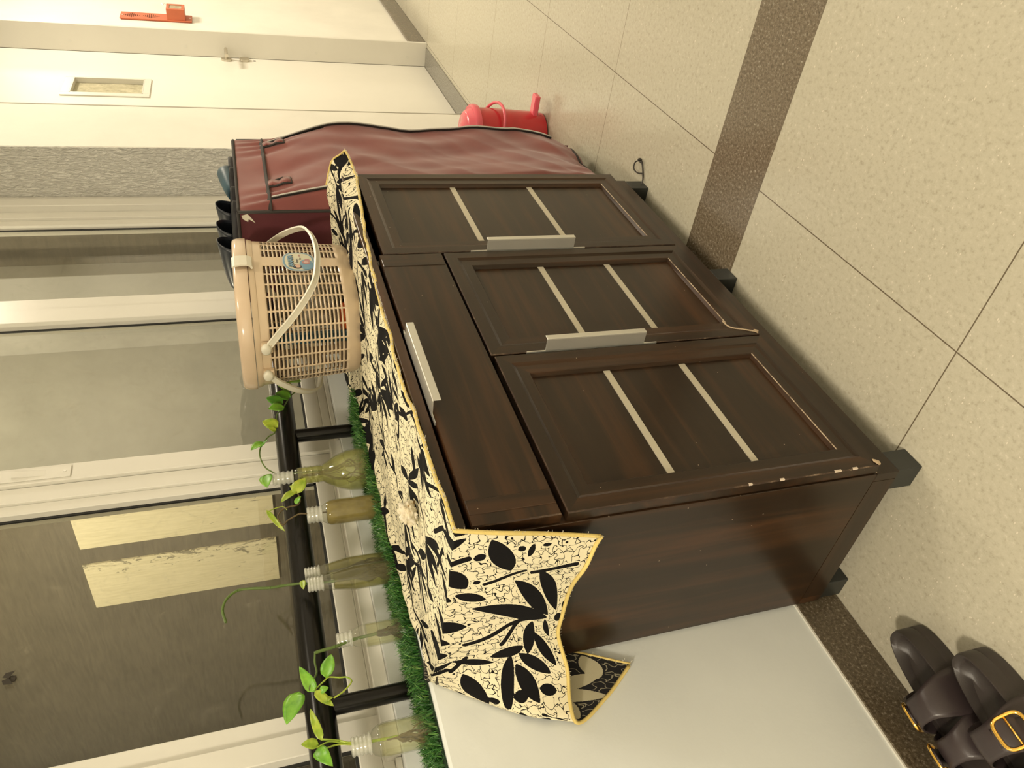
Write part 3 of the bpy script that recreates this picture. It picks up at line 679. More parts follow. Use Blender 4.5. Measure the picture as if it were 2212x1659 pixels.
def drape(a,b):
    """a 0..3 rows (down), b 0..6 columns (front to back); 1-d arrays"""
    rows=np.stack([catmull(DR[r],b) for r in range(4)],0)   # 4,N,3
    out=np.zeros((len(a),3)); n=4; i=np.clip(np.floor(a).astype(int),0,2); f=(a-i)[:,None]; k=np.arange(len(a))
    g=lambda j:rows[np.clip(j,0,3),k]
    p1=g(i);p2=g(i+1); p0=np.where((i-1<0)[:,None],2*p1-p2,g(i-1)); p3=np.where((i+2>3)[:,None],2*p2-p1,g(i+2))
    out=.5*((2*p1)+(-p0+p2)*f+(2*p0-5*p1+4*p2-p3)*f*f+(-p0+3*p1-3*p2+p3)*f**3)
    return out
XF=[0,.043,.10,.172,.30,.455,.60,.745,.86,.95,1.05,1.12,1.20,1.23]
YF=[-.408,-.412,-.402,-.400,-.388,-.386,-.392,-.397,-.403,-.412,-.418,-.42,-.425,-.432]
ZF=[.8425,.842,.842,.842,.842,.841,.838,.834,.826,.820,.812,.808,.812,.818]
XB=[0,.1,.25,.4,.6,.8,.9,1.0,1.2,1.23]
YB=[-.006,-.004,.010,.024,.05,.085,.10,.08,.0,-.02]
def top(x,v):
    """x along the cabinet, v 0 front .. 1 back"""
    yf=np.interp(x,XF,YF)+.004*np.sin(x*23)*np.clip(x*8,0,1)+.003*np.sin(x*61+1)*np.clip(x*8,0,1); yb=np.interp(x,XB,YB)
    y=yf+(yb-yf)*v
    base=.8428+.011*np.clip((y+.012)/.02,0,1)
    zf=np.interp(x,XF,ZF)
    e=np.clip(1-(y-yf)/.03,0,1); z=base+(zf-base)*e*e*(3-2*e)
    w=np.clip(x*10,0,1)
    z=z+w*(.0022*(1+np.sin(x*38+v*7+1.5*np.sin(x*9)))+.0012*(1+np.sin(x*91+v*15)))*(1-.5*e)
    lift=np.clip((x-1.12)/.09,0,1); z=z+lift**2*.022*np.clip(v*4,0,1)
    xx=x+0*v
    xx=np.where(x<.03,x-.006-.003*np.sin(v*3.14),xx)*1.0
    return np.stack([xx,y,z],-1)

LEAVES = [(-0.062, 0.017, -0.092, 0.083, 0.0193), (-0.05, 0.112, -0.122, 0.09, 0.0032), (-0.134, 0.088, -0.216, 0.068, 0.0049), (-0.106, 0.114, -0.192, 0.179, 0.0132), (-0.152, 0.088, -0.213, 0.168, 0.0123), (-0.042, 0.177, -0.19, 0.188, 0.0167), (-0.036, 0.27, -0.148, 0.201, 0.0044), (-0.096, 0.266, -0.132, 0.212, 0.0044), (-0.088, 0.306, -0.146, 0.268, 0.0105), (-0.162, 0.206, -0.158, 0.281, 0.0114), (-0.175, 0.237, -0.213, 0.3, 0.0105), (-0.192, 0.195, -0.209, 0.239, 0.0061), (-0.142, 0.287, -0.201, 0.323, 0.0132), (-0.124, 0.298, -0.128, 0.406, 0.0105), (-0.14, 0.319, -0.183, 0.373, 0.0123), (-0.048, 0.354, -0.092, 0.415, 0.0149), (0.005, 0.084, -0.024, 0.122, 0.0132), (-0.012, 0.14, -0.054, 0.151, 0.0088), (0.03, 0.226, -0.032, 0.225, 0.0123), (0.035, 0.257, -0.012, 0.268, 0.0088), (0.04, 0.315, -0.012, 0.302, 0.0123), (0.04, 0.41, -0.024, 0.323, 0.0056), (-0.024, 0.323, -0.094, 0.321, 0.0063), (0.025, 0.415, -0.024, 0.349, 0.0039), (-0.024, 0.349, -0.048, 0.312, 0.0039), (-0.186, 0.354, -0.214, 0.354, 0.0079), (-0.14, 0.373, -0.164, 0.367, 0.0079), (-0.088, 0.4, -0.112, 0.387, 0.007), (0.03, 0.137, -0.006, 0.155, 0.0079), (-0.233, 0.166, -0.235, 0.155, 0.0061), (-0.216, 0.184, -0.235, 0.188, 0.0079), (-0.102, 0.033, -0.116, 0.028, 0.0053), (-0.12, 0.048, -0.13, 0.02, 0.0053), (-0.142, 0.024, -0.16, 0.022, 0.0035), (-0.034, 0.059, -0.05, 0.046, 0.0061), (-0.034, 0.112, -0.046, 0.109, 0.0044), (0.04, 0.058, -0.018, 0.015, 0.007), (0.02, 0.074, -0.026, 0.059, 0.0053), (0.085, 0.1, 0.04, 0.058, 0.0044), (-0.19, 0.393, -0.218, 0.415, 0.0035), (-0.042, 0.415, -0.058, 0.415, 0.0053), (0.055, 0.152, 0.03, 0.095, 0.0044)]
def leaf_field():
    """sprays of leaves and stems scattered over the remaining cloth, in cloth metres (along, across)"""
    L = []; rs = random.Random(11)
    U = .12; row = 0
    while U < 1.30:
        for q_, V0 in enumerate((.03, .15, .27, .39)):
            u = U + rs.uniform(-.02, .02) + (.05 if q_ % 2 else 0); v = V0 + rs.uniform(-.02, .02); a = rs.uniform(-.55, .55) + (PI if rs.random() < .5 else 0)
            du, dv = math.cos(a), math.sin(a); ln = rs.uniform(.09, .14)
            L.append((u - du * ln / 2, v - dv * ln / 2, u + du * ln / 2, v + dv * ln / 2, .0034))
            for k in range(5):
                aa = a - .80 + .40 * k + rs.uniform(-.12, .12); l2 = rs.uniform(.07, .12); b0, b1 = u + du * ln * .3, v + dv * ln * .3
                L.append((b0 + math.cos(aa) * .010, b1 + math.sin(aa) * .010, b0 + math.cos(aa) * l2, b1 + math.sin(aa) * l2, rs.uniform(.0055, .0095)))
            aa = a + PI + rs.uniform(-.7, .7); l2 = rs.uniform(.04, .065); b0, b1 = u - du * ln * .6, v - dv * ln * .6
            L.append((b0, b1, b0 + math.cos(aa) * l2, b1 + math.sin(aa) * l2, rs.uniform(.006, .010)))
        U += .10
    return L
def grow(a, b, c, d, w_):
    k = .05 if w_ > .0055 else 0
    return (a - (c - a) * k, b - (d - b) * k, c + (c - a) * k, d + (d - b) * k, min(w_ * (1.22 if k else 1), .020))
PET = [(-.165, .475, -.165 + .075 * math.cos(q), .475 + .075 * math.sin(q), .0125) for q in (-2.6, -2.0, -1.4, .9, 1.6, 2.3, 3.0)] + [(-.11, .50, -.06, .54, .012), (-.215, .52, -.19, .56, .011), (-.07, .45, -.12, .44, .012)]
ALL = [grow(*l) for l in LEAVES] + PET + leaf_field()
def sdf(U, V):
    D = np.full(len(U), .02)
    for (u1, v1, u2, v2, hw) in ALL:
        L = math.hypot(u2 - u1, v2 - v1)
        if L < 1e-4: L = .004; u2 = u1 + .004
        cu, cv = (u1 + u2) / 2, (v1 + v2) / 2; m = (abs(U - cu) < L * .6 + .03) & (abs(V - cv) < L * .6 + .03)
        if not m.any(): continue
        du, dv = (u2 - u1) / L, (v2 - v1) / L; pu, pv = U[m] - cu, V[m] - cv; s = pu * du + pv * dv; t_ = -pu * dv + pv * du
        stem = hw < .0055 and L > .03
        R = hw if stem else (L * L / 4 + hw * hw) / (2 * hw)
        if stem: d = np.hypot(np.maximum(abs(s) - L / 2, 0), t_ - .004 * np.sin(s * 40)) - hw
        elif hw >= L / 2 * .95: d = np.hypot(s, t_) - hw
        else: d = np.where(abs(s) > L / 2, np.hypot(abs(s) - L / 2, t_), np.hypot(s, abs(t_) + R - hw) - R)
        D[m] = np.minimum(D[m], d)
    return D
def m_cloth(rev):
    t = NT('cloth_reverse_side' if rev else 'cloth_leaf_print'); at = t.n.new('ShaderNodeAttribute'); at.attribute_name = 'leaf_distance'
    uvn = t.n.new('ShaderNodeUVMap'); uvn.uv_map = 'UVMap'
    nz = t.n.new('ShaderNodeTexNoise'); nz.inputs['Scale'].default_value = 700; nz.inputs['Detail'].default_value = 2; t.link(uvn.outputs[0], nz.inputs['Vector'])
    d = t.math('ADD', at.outputs['Fac'], t.math('MULTIPLY', t.math('SUBTRACT', nz.outputs['Fac'], .5), .0022))
    leafm = t.math('LESS_THAN', d, 0.0)
    # web of thin wavy printed lines with small star knots
    mp = t.n.new('ShaderNodeMapping'); t.link(uvn.outputs[0], mp.inputs[0])
    n2 = t.n.new('ShaderNodeTexNoise'); n2.inputs['Scale'].default_value = 70; n2.inputs['Detail'].default_value = 1; t.link(mp.outputs[0], n2.inputs['Vector'])
    dis = t.n.new('ShaderNodeVectorMath'); dis.operation = 'MULTIPLY_ADD'; t.link(n2.outputs['Color'], dis.inputs[0]); dis.inputs[1].default_value = (.014, .014, 0); t.link(mp.outputs[0], dis.inputs[2])
    lines = None
    for ang, per in ((.5, .0205), (-.9, .0228), (1.45, .0265)):
        r = t.n.new('ShaderNodeMapping'); r.inputs['Rotation'].default_value = (0, 0, ang); t.link(dis.outputs[0], r.inputs[0]); sx = t.n.new('ShaderNodeSeparateXYZ'); t.link(r.outputs[0], sx.inputs[0])
        wv = t.math('MULTIPLY', t.math('SINE', t.math('MULTIPLY', sx.outputs[1], 330)), .0042)
        l = t.math('LESS_THAN', t.math('PINGPONG', t.math('ADD', t.math('ADD', sx.outputs[0], wv), 10.0), per / 2), .00078)
        lines = l if lines is None else t.math('MAXIMUM', lines, l)
    vo = t.n.new('ShaderNodeTexVoronoi'); vo.inputs['Scale'].default_value = 42; t.link(mp.outputs[0], vo.inputs['Vector'])
    lines = t.math('MAXIMUM', lines, t.math('LESS_THAN', vo.outputs['Distance'], .11))
    gate = t.math('GREATER_THAN', d, .0022); lines = t.math('MULTIPLY', lines, gate)
    if rev:
        vein = t.math('MAXIMUM', leafm, t.math('MULTIPLY', lines, .6))
        col = t.mix(vein, (.020, .019, .020), (.46, .42, .29))
    else: col = t.mix(t.math('MAXIMUM', leafm, lines), (.72, .66, .47), (.007, .0065, .007))
    t.base(col); t.set(Roughness=.9); t.b.inputs['Specular IOR Level'].default_value = .12
    t.bump(nz.outputs['Fac'], .35, .0008); return t.m
cr = root('patterned_cloth', 'cream cloth printed with black leaves, yellow hemmed, draped over the cabinet top and side', 'cloth', (.6, -.2, .842))
NX, NV = 430, 150
xs = np.linspace(0, 1.23, NX); vs = np.linspace(0, 1, NV); X_, V_ = np.meshgrid(xs, vs, indexing='ij')
P1 = top(X_.ravel(), V_.ravel()); U1 = X_.ravel(); W1 = V_.ravel() * .415
na, nb = 95, 210
aa = np.linspace(0, 3, na); bb = np.linspace(0, 6, nb); A_, B_ = np.meshgrid(aa, bb, indexing='ij')
P2 = drape(A_.ravel(), B_.ravel()); U2 = np.interp(A_.ravel(), [0, 1, 2, 3], DRU); W2 = np.interp(B_.ravel(), range(7), DRV)
P2[:, 0] += -.0035 * np.sin(W2 * 55 + U2 * 10) * np.clip(-U2 * 8, 0, 1) * (W2 < .40)
# weld top sheet's near edge to the first drape row
row0 = drape(np.zeros(NV), np.interp(vs * .415, DRV[:5], range(5)))
k = np.clip(1 - X_ / .03, 0, 1)[..., None]; P1 = (P1.reshape(NX, NV, 3) * (1 - k * k) + row0[None] * k * k).reshape(-1, 3)
Vall = np.vstack([P1, P2]); Fc = grid(NX, NV); o_ = NX * NV
Fd = [tuple(i + o_ for i in f) for f in grid(na, nb)]
Uv = np.stack([np.concatenate([U1, U2]), np.concatenate([W1, W2])], 1)
cl = obj('cloth_sheet', Vall, [f[::1] for f in Fc] + Fd, [m_cloth(False), m_cloth(True)], cr, smooth=True, attrs={'leaf_distance': sdf(Uv[:, 0], Uv[:, 1])}, uv=Uv)
# orientation: front side is up on top and faces outward on the drape
me = cl.data; nz_ = [me.polygons[i].normal for i in (200, len(Fc) + 20 * (nb - 1) + 80)]
if nz_[0].z < 0 or nz_[1].x > 0:
    import bmesh
    bm = bmesh.new(); bm.from_mesh(me); bm.faces.ensure_lookup_table()
    fl = [f for f in bm.faces if (f.index < len(Fc) and nz_[0].z < 0) or (f.index >= len(Fc) and nz_[1].x > 0)]
    bmesh.ops.reverse_faces(bm, faces=fl); print('cloth faces flipped', len(fl)); bm.to_mesh(me); bm.free()
sm = cl.modifiers.new('thick', 'SOLIDIFY'); sm.thickness = .0011; sm.offset = -1; sm.material_offset = 1; sm.material_offset_rim = 0
M_hem = simple('yellow_overlock_hem', (.74, .58, .20), .85, var=.2, bump=.8, bscale=900)
M_fray = simple('frayed_cotton_threads', (.62, .58, .48), .9)
def ribbon(P, wv, m, nm, th=.0012, fringe=True):
    P = [Vector(p) for p in P]; g = G(); g.tube(P, wv / 2, 8, flat=th / (wv / 2)); return g.obj(nm, m, cr, autos=60)
edges = []
e1 = [tuple(P1.reshape(NX, NV, 3)[i, 0] + np.array([0, .0005, .0012])) for i in range(NX - 1, -1, -3)]
e2 = [tuple(P2.reshape(na, nb, 3)[i, 0] + np.array([-.0012, -.0006, 0])) for i in range(0, na, 3)]
e3 = [tuple(P2.reshape(na, nb, 3)[na - 1, j] + np.array([-.0016, -.0008, 0])) for j in range(0, nb, 3)]
e4 = [tuple(P2.reshape(na, nb, 3)[i, nb - 1] + np.array([-.0008, -.0012, 0])) for i in range(na - 1, 30, -3)]
e5 = [tuple(P1.reshape(NX, NV, 3)[NX - 1, j] + np.array([0, 0, .0008])) for j in range(0, NV, 4)]
def hem(E, nrm_w=.0052):
    g = G(); E = [Vector(p) for p in E]
    g.tube(E, nrm_w / 2, 8); return g.obj('hem', M_hem, cr, smooth=True)
hem(e1 + e2, .0064); hem(e3, .0064); hem(e5, .005); hem(e4, .004)
fz = G(); rs = random.Random(3)
for E, n_ in ((e1, 620), (e2, 60), (e3, 110), (e4, 40)):
    for _ in range(n_):
        p = Vector(rs.choice(E)); d = Vector((rs.uniform(-1, 1), rs.uniform(-1, .1), rs.uniform(-1, .5))).normalized() * rs.uniform(.003, .008)
        if E is e1: d = Vector((rs.uniform(-.5, .5), -1, rs.uniform(-.3, .5))).normalized() * rs.uniform(.004, .009)
        if E is e3: d = Vector((-.2, rs.uniform(-.4, .4), -1)).normalized() * rs.uniform(.003, .006)
        fz.tube([p, p + d * .55 + Vector((0, 0, rs.uniform(-.001, .001))), p + d], .00036, 3, cap=False)
fo = fz.obj('frayed_threads', M_fray, cr); fo['kind'] = 'stuff'

# ------------------------------------------------------------------ crumpled tissue
g = G(); V = []; F = []
nu, nv = 40, 28
for i in range(nv + 1):
    for j in range(nu):
        th, ph = PI * i / nv, 2 * PI * j / nu; d = Vector((math.sin(th) * math.cos(ph), math.sin(th) * math.sin(ph), math.cos(th)))
        n_ = noise.noise(d * 2.2 + Vector((3, 1, 7))) * .55 + abs(noise.noise(d * 5 + Vector((1, 5, 2)))) * .55 + abs(noise.noise(d * 11)) * .2
        r_ = .0165 * (.85 + n_ * .75); V.append((.185 + d.x * r_ * 1.25, -.235 + d.y * r_ * 1.1, .860 + max(d.z, -.75) * r_ * .95))
F = [(i * nu + j, i * nu + (j + 1) % nu, (i + 1) * nu + (j + 1) % nu, (i + 1) * nu + j) for i in range(nv) for j in range(nu)]
t = NT('dirty_tissue'); t.base(t.ramp(t.noise(t.coord('Object', (1,1,1), (.3,.1,.2)), 38, 3), [(.42, (.80, .74, .60)), (.62, (.72, .63, .45)), (.66, (.42, .27, .10))])); t.set(Roughness=.9); t.bump(t.noise(t.coord(), 160, 4, .6, 1), .8, .003)
tag(obj('crumpled_tissue', V, F, t.m, smooth=True, base=(.185, -.235, .845)), 'small crumpled cream tissue with a brown stain lying on the leaf-print cloth', 'tissue')

# ------------------------------------------------------------------ plastic basket
BX, BY, BA, BB = .945, -.148, .200, .142
M_bask = simple('beige_basket_plastic', (.60, .47, .32), .30, var=.05, coat=.2)
M_lid = simple('glossy_beige_lid_plastic', (.62, .48, .34), .22, var=.04, coat=.3)
M_bw = simple('white_plastic_handle', (.68, .65, .54), .33, coat=.1)
def sep(t_, a, b, n=2.7):
    c, s = math.cos(t_), math.sin(t_); return BX + a * math.copysign(abs(c) ** (2 / n), c), BY + b * math.copysign(abs(s) ** (2 / n), s)
# arc-length parameter so columns are even
TT = np.linspace(0, 2 * PI, 2001); PP = np.array([sep(t_, BA, BB) for t_ in TT]); SS = np.concatenate([[0], np.cumsum(np.hypot(*np.diff(PP, axis=0).T))]); PER = SS[-1]
def at_s(s): return float(np.interp(s % PER, SS, TT))
bk_ = root('plastic_basket', 'beige lidded plastic basket with slotted sides, white handles and an oval blue label', 'basket', (BX, BY, .8445))
def scale_at(z): 
    f = (z - .846) / (1.078 - .846); s = .875 + .09 * f
    if z < .868: s -= .035 * (1 - (z - .846) / .022) ** 2
    return s
ncol = 30; cols = []
# mark s of front label centre (theta = 3pi/2 -ish) and both ends
def s_of(th): return float(np.interp(th, TT, SS))
cs = PER / ncol; ribw = .0042
sl = []  # list of (s, open?) breakpoints
front = s_of(3 * PI / 2); back = s_of(PI / 2)
for c_ in range(ncol):
    s0 = c_ * cs; mid = s0 + cs / 2
    solid = abs(mid - front) < cs * .55 or abs(mid - back) < cs * .55
    sl.append((s0, True)); sl.append((s0 + ribw, solid))
    for k in (1, 2): sl.append((s0 + ribw + (cs - ribw) * k / 3, solid))
zr = [(.846, True), (.852, True), (.860, True), (.872, True)]; z = .880; nrow = 19; pit = (1.050 - .880) / nrow
for k in range(nrow): zr.append((z, False)); zr.append((z + pit * .58, True)); z += pit
zr.append((1.050, True)); zr.append((1.064, True)); zr.append((1.078, True))
V = []; F = []
for z_, _ in zr:
    s_ = scale_at(z_)
    for sv, _o in sl:
        x_, y_ = sep(at_s(sv), BA * s_, BB * s_); V.append((x_, y_, z_))
ns = len(sl)
for i in range(len(zr) - 1):
    for j in range(ns):
        if (not zr[i][1]) and (not sl[j][1]): continue
        F.append((i * ns + j, i * ns + (j + 1) % ns, (i + 1) * ns + (j + 1) % ns, (i + 1) * ns + j))
F.append(tuple(range(ns))[::-1])
bo = obj('basket_body', V, F, M_bask, bk_, autos=40); sm = bo.modifiers.new('thick', 'SOLIDIFY'); sm.thickness = .0024; sm.offset = -1
# collar and lid
def ringloft(prof, m, nm, cap=True, seg=120):
    V = []; 
    for s_, z_ in prof:
        for k in range(seg):
            x_, y_ = sep(at_s(PER * k / seg), BA * s_, BB * s_ if s_ > 0 else 0); V.append((x_, y_, z_))
    F = [(i * seg + k, i * seg + (k + 1) % seg, (i + 1) * seg + (k + 1) % seg, (i + 1) * seg + k) for i in range(len(prof) - 1) for k in range(seg)]
    if cap: F.append(tuple((len(prof) - 1) * seg + k for k in range(seg)))
    return obj(nm, V, F, m, bk_, autos=45)
ringloft([(.955, 1.066), (.968, 1.066), (.985, 1.0745), (.985, 1.0785), (.955, 1.0785)], M_bask, 'rim', False)
ringloft([(.97, 1.080), (1.002, 1.080), (1.008, 1.083), (1.008, 1.090), (1.004, 1.099), (.992, 1.106), (.97, 1.110), (.93, 1.111), (.90, 1.1085), (.5, 1.1085)], M_lid, 'lid')
# handles pivot at the two ends and hang over the long sides
for sg in (-1, 1):
    py = BY + sg * .036; xn, xf = BX - BA * .985 - .006, BX + BA * .985 + .006; dy = sg * .122
    P = [(xn, py, 1.055), (xn + .006, py + dy * .25, 1.030), (xn + .028, py + dy * .62, .985), (xn + .075, py + dy * .93, .945), (xn + .14, py + dy * 1.06, .930), (BX, py + dy * 1.08, .926), (xf - .14, py + dy * 1.06, .930), (xf - .075, py + dy * .93, .945), (xf - .028, py + dy * .62, .985), (xf - .006, py + dy * .25, 1.030), (xf, py, 1.055)]
    pts = smoothpts(P, 6); V = []; F = []
    for i, p in enumerate(pts):
        a = pts[max(0, i - 1)]; b_ = pts[min(len(pts) - 1, i + 1)]; t_ = (b_ - a).normalized(); c0 = Vector((BX, py, 1.055)); up = (p - c0); up -= t_ * up.dot(t_); up.normalize(); sd = t_.cross(up)
        for (u, v) in ((-.0022, -.0065), (.0012, -.0065), (.0026, -.0058), (.0012, -.0045), (.0012, .0045), (.0026, .0058), (.0012, .0065), (-.0022, .0065)): V.append(p + up * u * 1.2 + sd * v * 1.1)
    F = [(i * 8 + k_, i * 8 + (k_ + 1) % 8, (i + 1) * 8 + (k_ + 1) % 8, (i + 1) * 8 + k_) for i in range(len(pts) - 1) for k_ in range(8)] + [tuple(range(8)), tuple((len(pts) - 1) * 8 + k_ for k_ in range(8))]
    hd = obj('handle', V, F, M_bw, bk_, autos=40)
    for x_ in (xn, xf):
        q = G(); q.lathe([(0, -.007), (.008, -.007), (.0105, -.004), (.011, .0), (.0105, .005), (.007, .008), (0, .008)], (0, 0, 0), 18, sy=1.25)
        Vr = [(x_ + (v[2] * (-1 if x_ == xn else 1)), py + v[1], 1.056 + v[0]) for v in q.V]
        obj('pivot_cap', Vr, q.F, M_bw, hd, autos=50)
        q = G(); q.box(min(x_, BX + (x_ - BX) * .93), max(x_, BX + (x_ - BX) * .93), py - .012, py + .012, 1.042, 1.066, b=.002); q.obj('pivot_bracket', M_bask, bk_)
# clip on the lid edge
yl = BY - BB * 1.008
V = [(-.0015, 1.112), (-.004, 1.112), (-.0085, 1.106), (-.0095, 1.095), (-.0095, 1.080), (-.006, 1.070), (-.002, 1.068), (.0015, 1.069), (.0015, 1.072), (-.004, 1.074), (-.0065, 1.082), (-.0065, 1.094), (-.005, 1.103), (-.0015, 1.1105)]
q = G(); q.prism([(yl + a, b_) for a, b_ in V], 0, .903, .945); q.obj('clip', M_bw, bk_)
# oval label with a picture and lettering, curved to the basket face
def lab_pt(u, v, off=.0015):   # u along the face (m, + = towards far end), v up, centre on the solid band
    z_ = .966 + v; s_ = scale_at(z_); th = at_s(front + u); x_, y_ = sep(th, BA * s_, BB * s_); x2, y2 = sep(th, BA * (s_ + .02), BB * (s_ + .02)); d = Vector((x2 - x_, y2 - y_, 0)).normalized()
    return (x_ + d.x * off, y_ + d.y * off, z_)
def oval(a, b, off, n=40, cu=0, cv=0, e=2.6, rings=7):
    V = [lab_pt(cu, cv, off)]; F = []
    for r_ in range(1, rings + 1):
        for k in range(n):
            c, s = math.cos(2 * PI * k / n), math.sin(2 * PI * k / n); V.append(lab_pt(cu + a * r_ / rings * math.copysign(abs(c) ** (2 / e), c), cv + b * r_ / rings * math.copysign(abs(s) ** (2 / e), s), off))
    for k in range(n): F.append((0, 1 + k, 1 + (k + 1) % n))
    for r_ in range(rings - 1):
        for k in range(n): F.append((1 + r_ * n + k, 1 + (r_ + 1) * n + k, 1 + (r_ + 1) * n + (k + 1) % n, 1 + r_ * n + (k + 1) % n))
    return V, F
LW = .046; LH = .037
g = G(); g.add(*oval(LW, LH, .0012), 0); g.add(*oval(LW * .95, LH * .94, .0015), 1); g.add(*oval(LW * .86, LH * .84, .0018), 2); g.add(*oval(LW * .5, LH * .40, .0021, cu=-.016, cv=-.016), 1)
g.add(*oval(.0075, .0065, .0025, cu=-.024, cv=.004, e=2), 4); g.add(*oval(.010, .010, .0023, cu=-.026, cv=.005, e=2), 5)
g.add(*oval(.009, .0095, .0024, cu=-.006, cv=-.016, e=2), 3); g.add(*oval(.005, .0055, .0027, cu=-.006, cv=-.016, e=2), 6); g.add(*oval(.007, .0065, .0022, cu=.004, cv=-.019, e=2), 3)
LM = [simple('label_silver_rim', (.50, .50, .46), .35), simple('label_blue', (.16, .30, .42), .4), simple('label_pale_ground', (.62, .60, .46), .4), simple('label_mauve', (.45, .24, .24), .5), simple('label_skin', (.60, .40, .30), .5), simple('label_dark_hair', (.06, .05, .06), .5), simple('label_light_pink', (.62, .42, .38), .5)]
lb = g.obj('oval_label', LM, bk_, autos=40)
def text_on(body, size, u0, v0, m, off, nm, space=1.0, bold=0):
    c = bpy.data.curves.new(nm, 'FONT'); c.body = body; c.size = size; c.extrude = .00015; c.space_character = space; c.offset = bold
    o = bpy.data.objects.new(nm, c); C.objects.link(o); dg = bpy.context.evaluated_depsgraph_get(); me = bpy.data.meshes.new_from_object(o.evaluated_get(dg)); bpy.data.objects.remove(o)
    V = [lab_pt(u0 + v.co.x, v0 + v.co.y, off + v.co.z) for v in me.vertices]; F = [tuple(p.vertices) for p in me.polygons]; return obj(nm, V, F, m, lb)
text_on('JANATA', .0155, -.028, .0135, LM[1], .0034, 'lettering', .95, .0006)
text_on('JANATA', .0155, -.0275, .0122, LM[5], .0028, 'lettering_shadow', .95, .0006)
text_on('Smart', .0085, -.010, .002, LM[5], .0028, 'small_lettering'); text_on('for', .0075, .006, -.006, LM[5], .0028, 'small_lettering'); text_on('Use', .0075, .020, -.005, LM[3], .0028, 'small_lettering')
# things inside, seen through the slots
def blob(c, r, sc, m, nm, label, cat, seed):
    V = []; nu, nv = 36, 20
    for i in range(nv + 1):
        for j in range(nu):
            th, ph = PI * i / nv, 2 * PI * j / nu; d = Vector((math.sin(th) * math.cos(ph), math.sin(th) * math.sin(ph), math.cos(th)))
            k_ = 1 + .45 * noise.noise(d * 2 + Vector((seed, 0, 0))) + .22 * abs(noise.noise(d * 6 + Vector((0, seed, 0)))); V.append((c[0] + d.x * r * sc[0] * k_, c[1] + d.y * r * sc[1] * k_, max(.8515, c[2] + d.z * r * sc[2] * k_)))
    F = [(i * nu + j, i * nu + (j + 1) % nu, (i + 1) * nu + (j + 1) % nu, (i + 1) * nu + j) for i in range(nv) for j in range(nu)]
    return tag(obj(nm, V, F, m, smooth=True, base=(c[0], c[1], .8515)), label, cat)
t = NT('crinkled_clear_wrap'); t.base(t.ramp(t.noise(t.coord(), 40, 6, .7, 1), [(.35, (.20, .17, .11)), (.55, (.46, .42, .33)), (.72, (.80, .78, .70))])); t.set(Roughness=.25); t.bump(t.noise(t.coord(), 60, 5, .6, 1), .9, .006)
blob((.955, -.175, .945), .072, (1.0, .75, .95), t.m, 'crumpled_plastic_bag', 'pale crinkled plastic wrapping seen through the slots of the beige basket', 'plastic bag', 2)
G_or = G(); G_or.box(.808, .868, -.215, -.155, .8515, .884, b=.006); tag(G_or.obj('packet', simple('orange_red_packet', (.80, .13, .02), .4), base=(.84, -.16, .8515)), 'orange red packet lying low inside the beige basket', 'packet')
G_bl = G(); G_bl.box(.790, .80, -.185, -.155, .8515, 1.035, b=.003); tag(G_bl.obj('packet', simple('blue_packet', (.03, .08, .11), .3), base=(.79, -.16, .8515)), 'dark blue packet standing at the near end inside the beige basket', 'packet')
# ------------------------------------------------------------------ fabric shoe rack with maroon cover
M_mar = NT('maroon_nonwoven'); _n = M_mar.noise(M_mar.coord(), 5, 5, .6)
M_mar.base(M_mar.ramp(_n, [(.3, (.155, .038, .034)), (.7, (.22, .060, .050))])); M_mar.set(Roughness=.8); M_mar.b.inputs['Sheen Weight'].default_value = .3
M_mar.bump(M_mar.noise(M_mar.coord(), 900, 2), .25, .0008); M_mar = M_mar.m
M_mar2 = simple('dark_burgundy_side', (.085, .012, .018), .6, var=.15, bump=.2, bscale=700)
M_mar3 = simple('crimson_lining', (.16, .008, .020), .7)
rk = root('covered_shoe_rack', 'tall maroon fabric-covered shoe rack with zipped bulging front, black trim and two strap tabs', 'shoe rack', (1.43, -.15, 0))
RX0, RX1, RY0, RY1, RZ = 1.196, 1.655, -.280, -.012, 1.090
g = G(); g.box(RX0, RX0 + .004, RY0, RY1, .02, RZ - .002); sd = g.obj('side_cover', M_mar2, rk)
g = G(); g.box(RX1 - .004, RX1, RY0, RY1, .02, RZ - .002); g.box(RX0, RX1, RY1 - .004, RY1, .02, RZ - .002); g.obj('back_cover', M_mar2, rk)
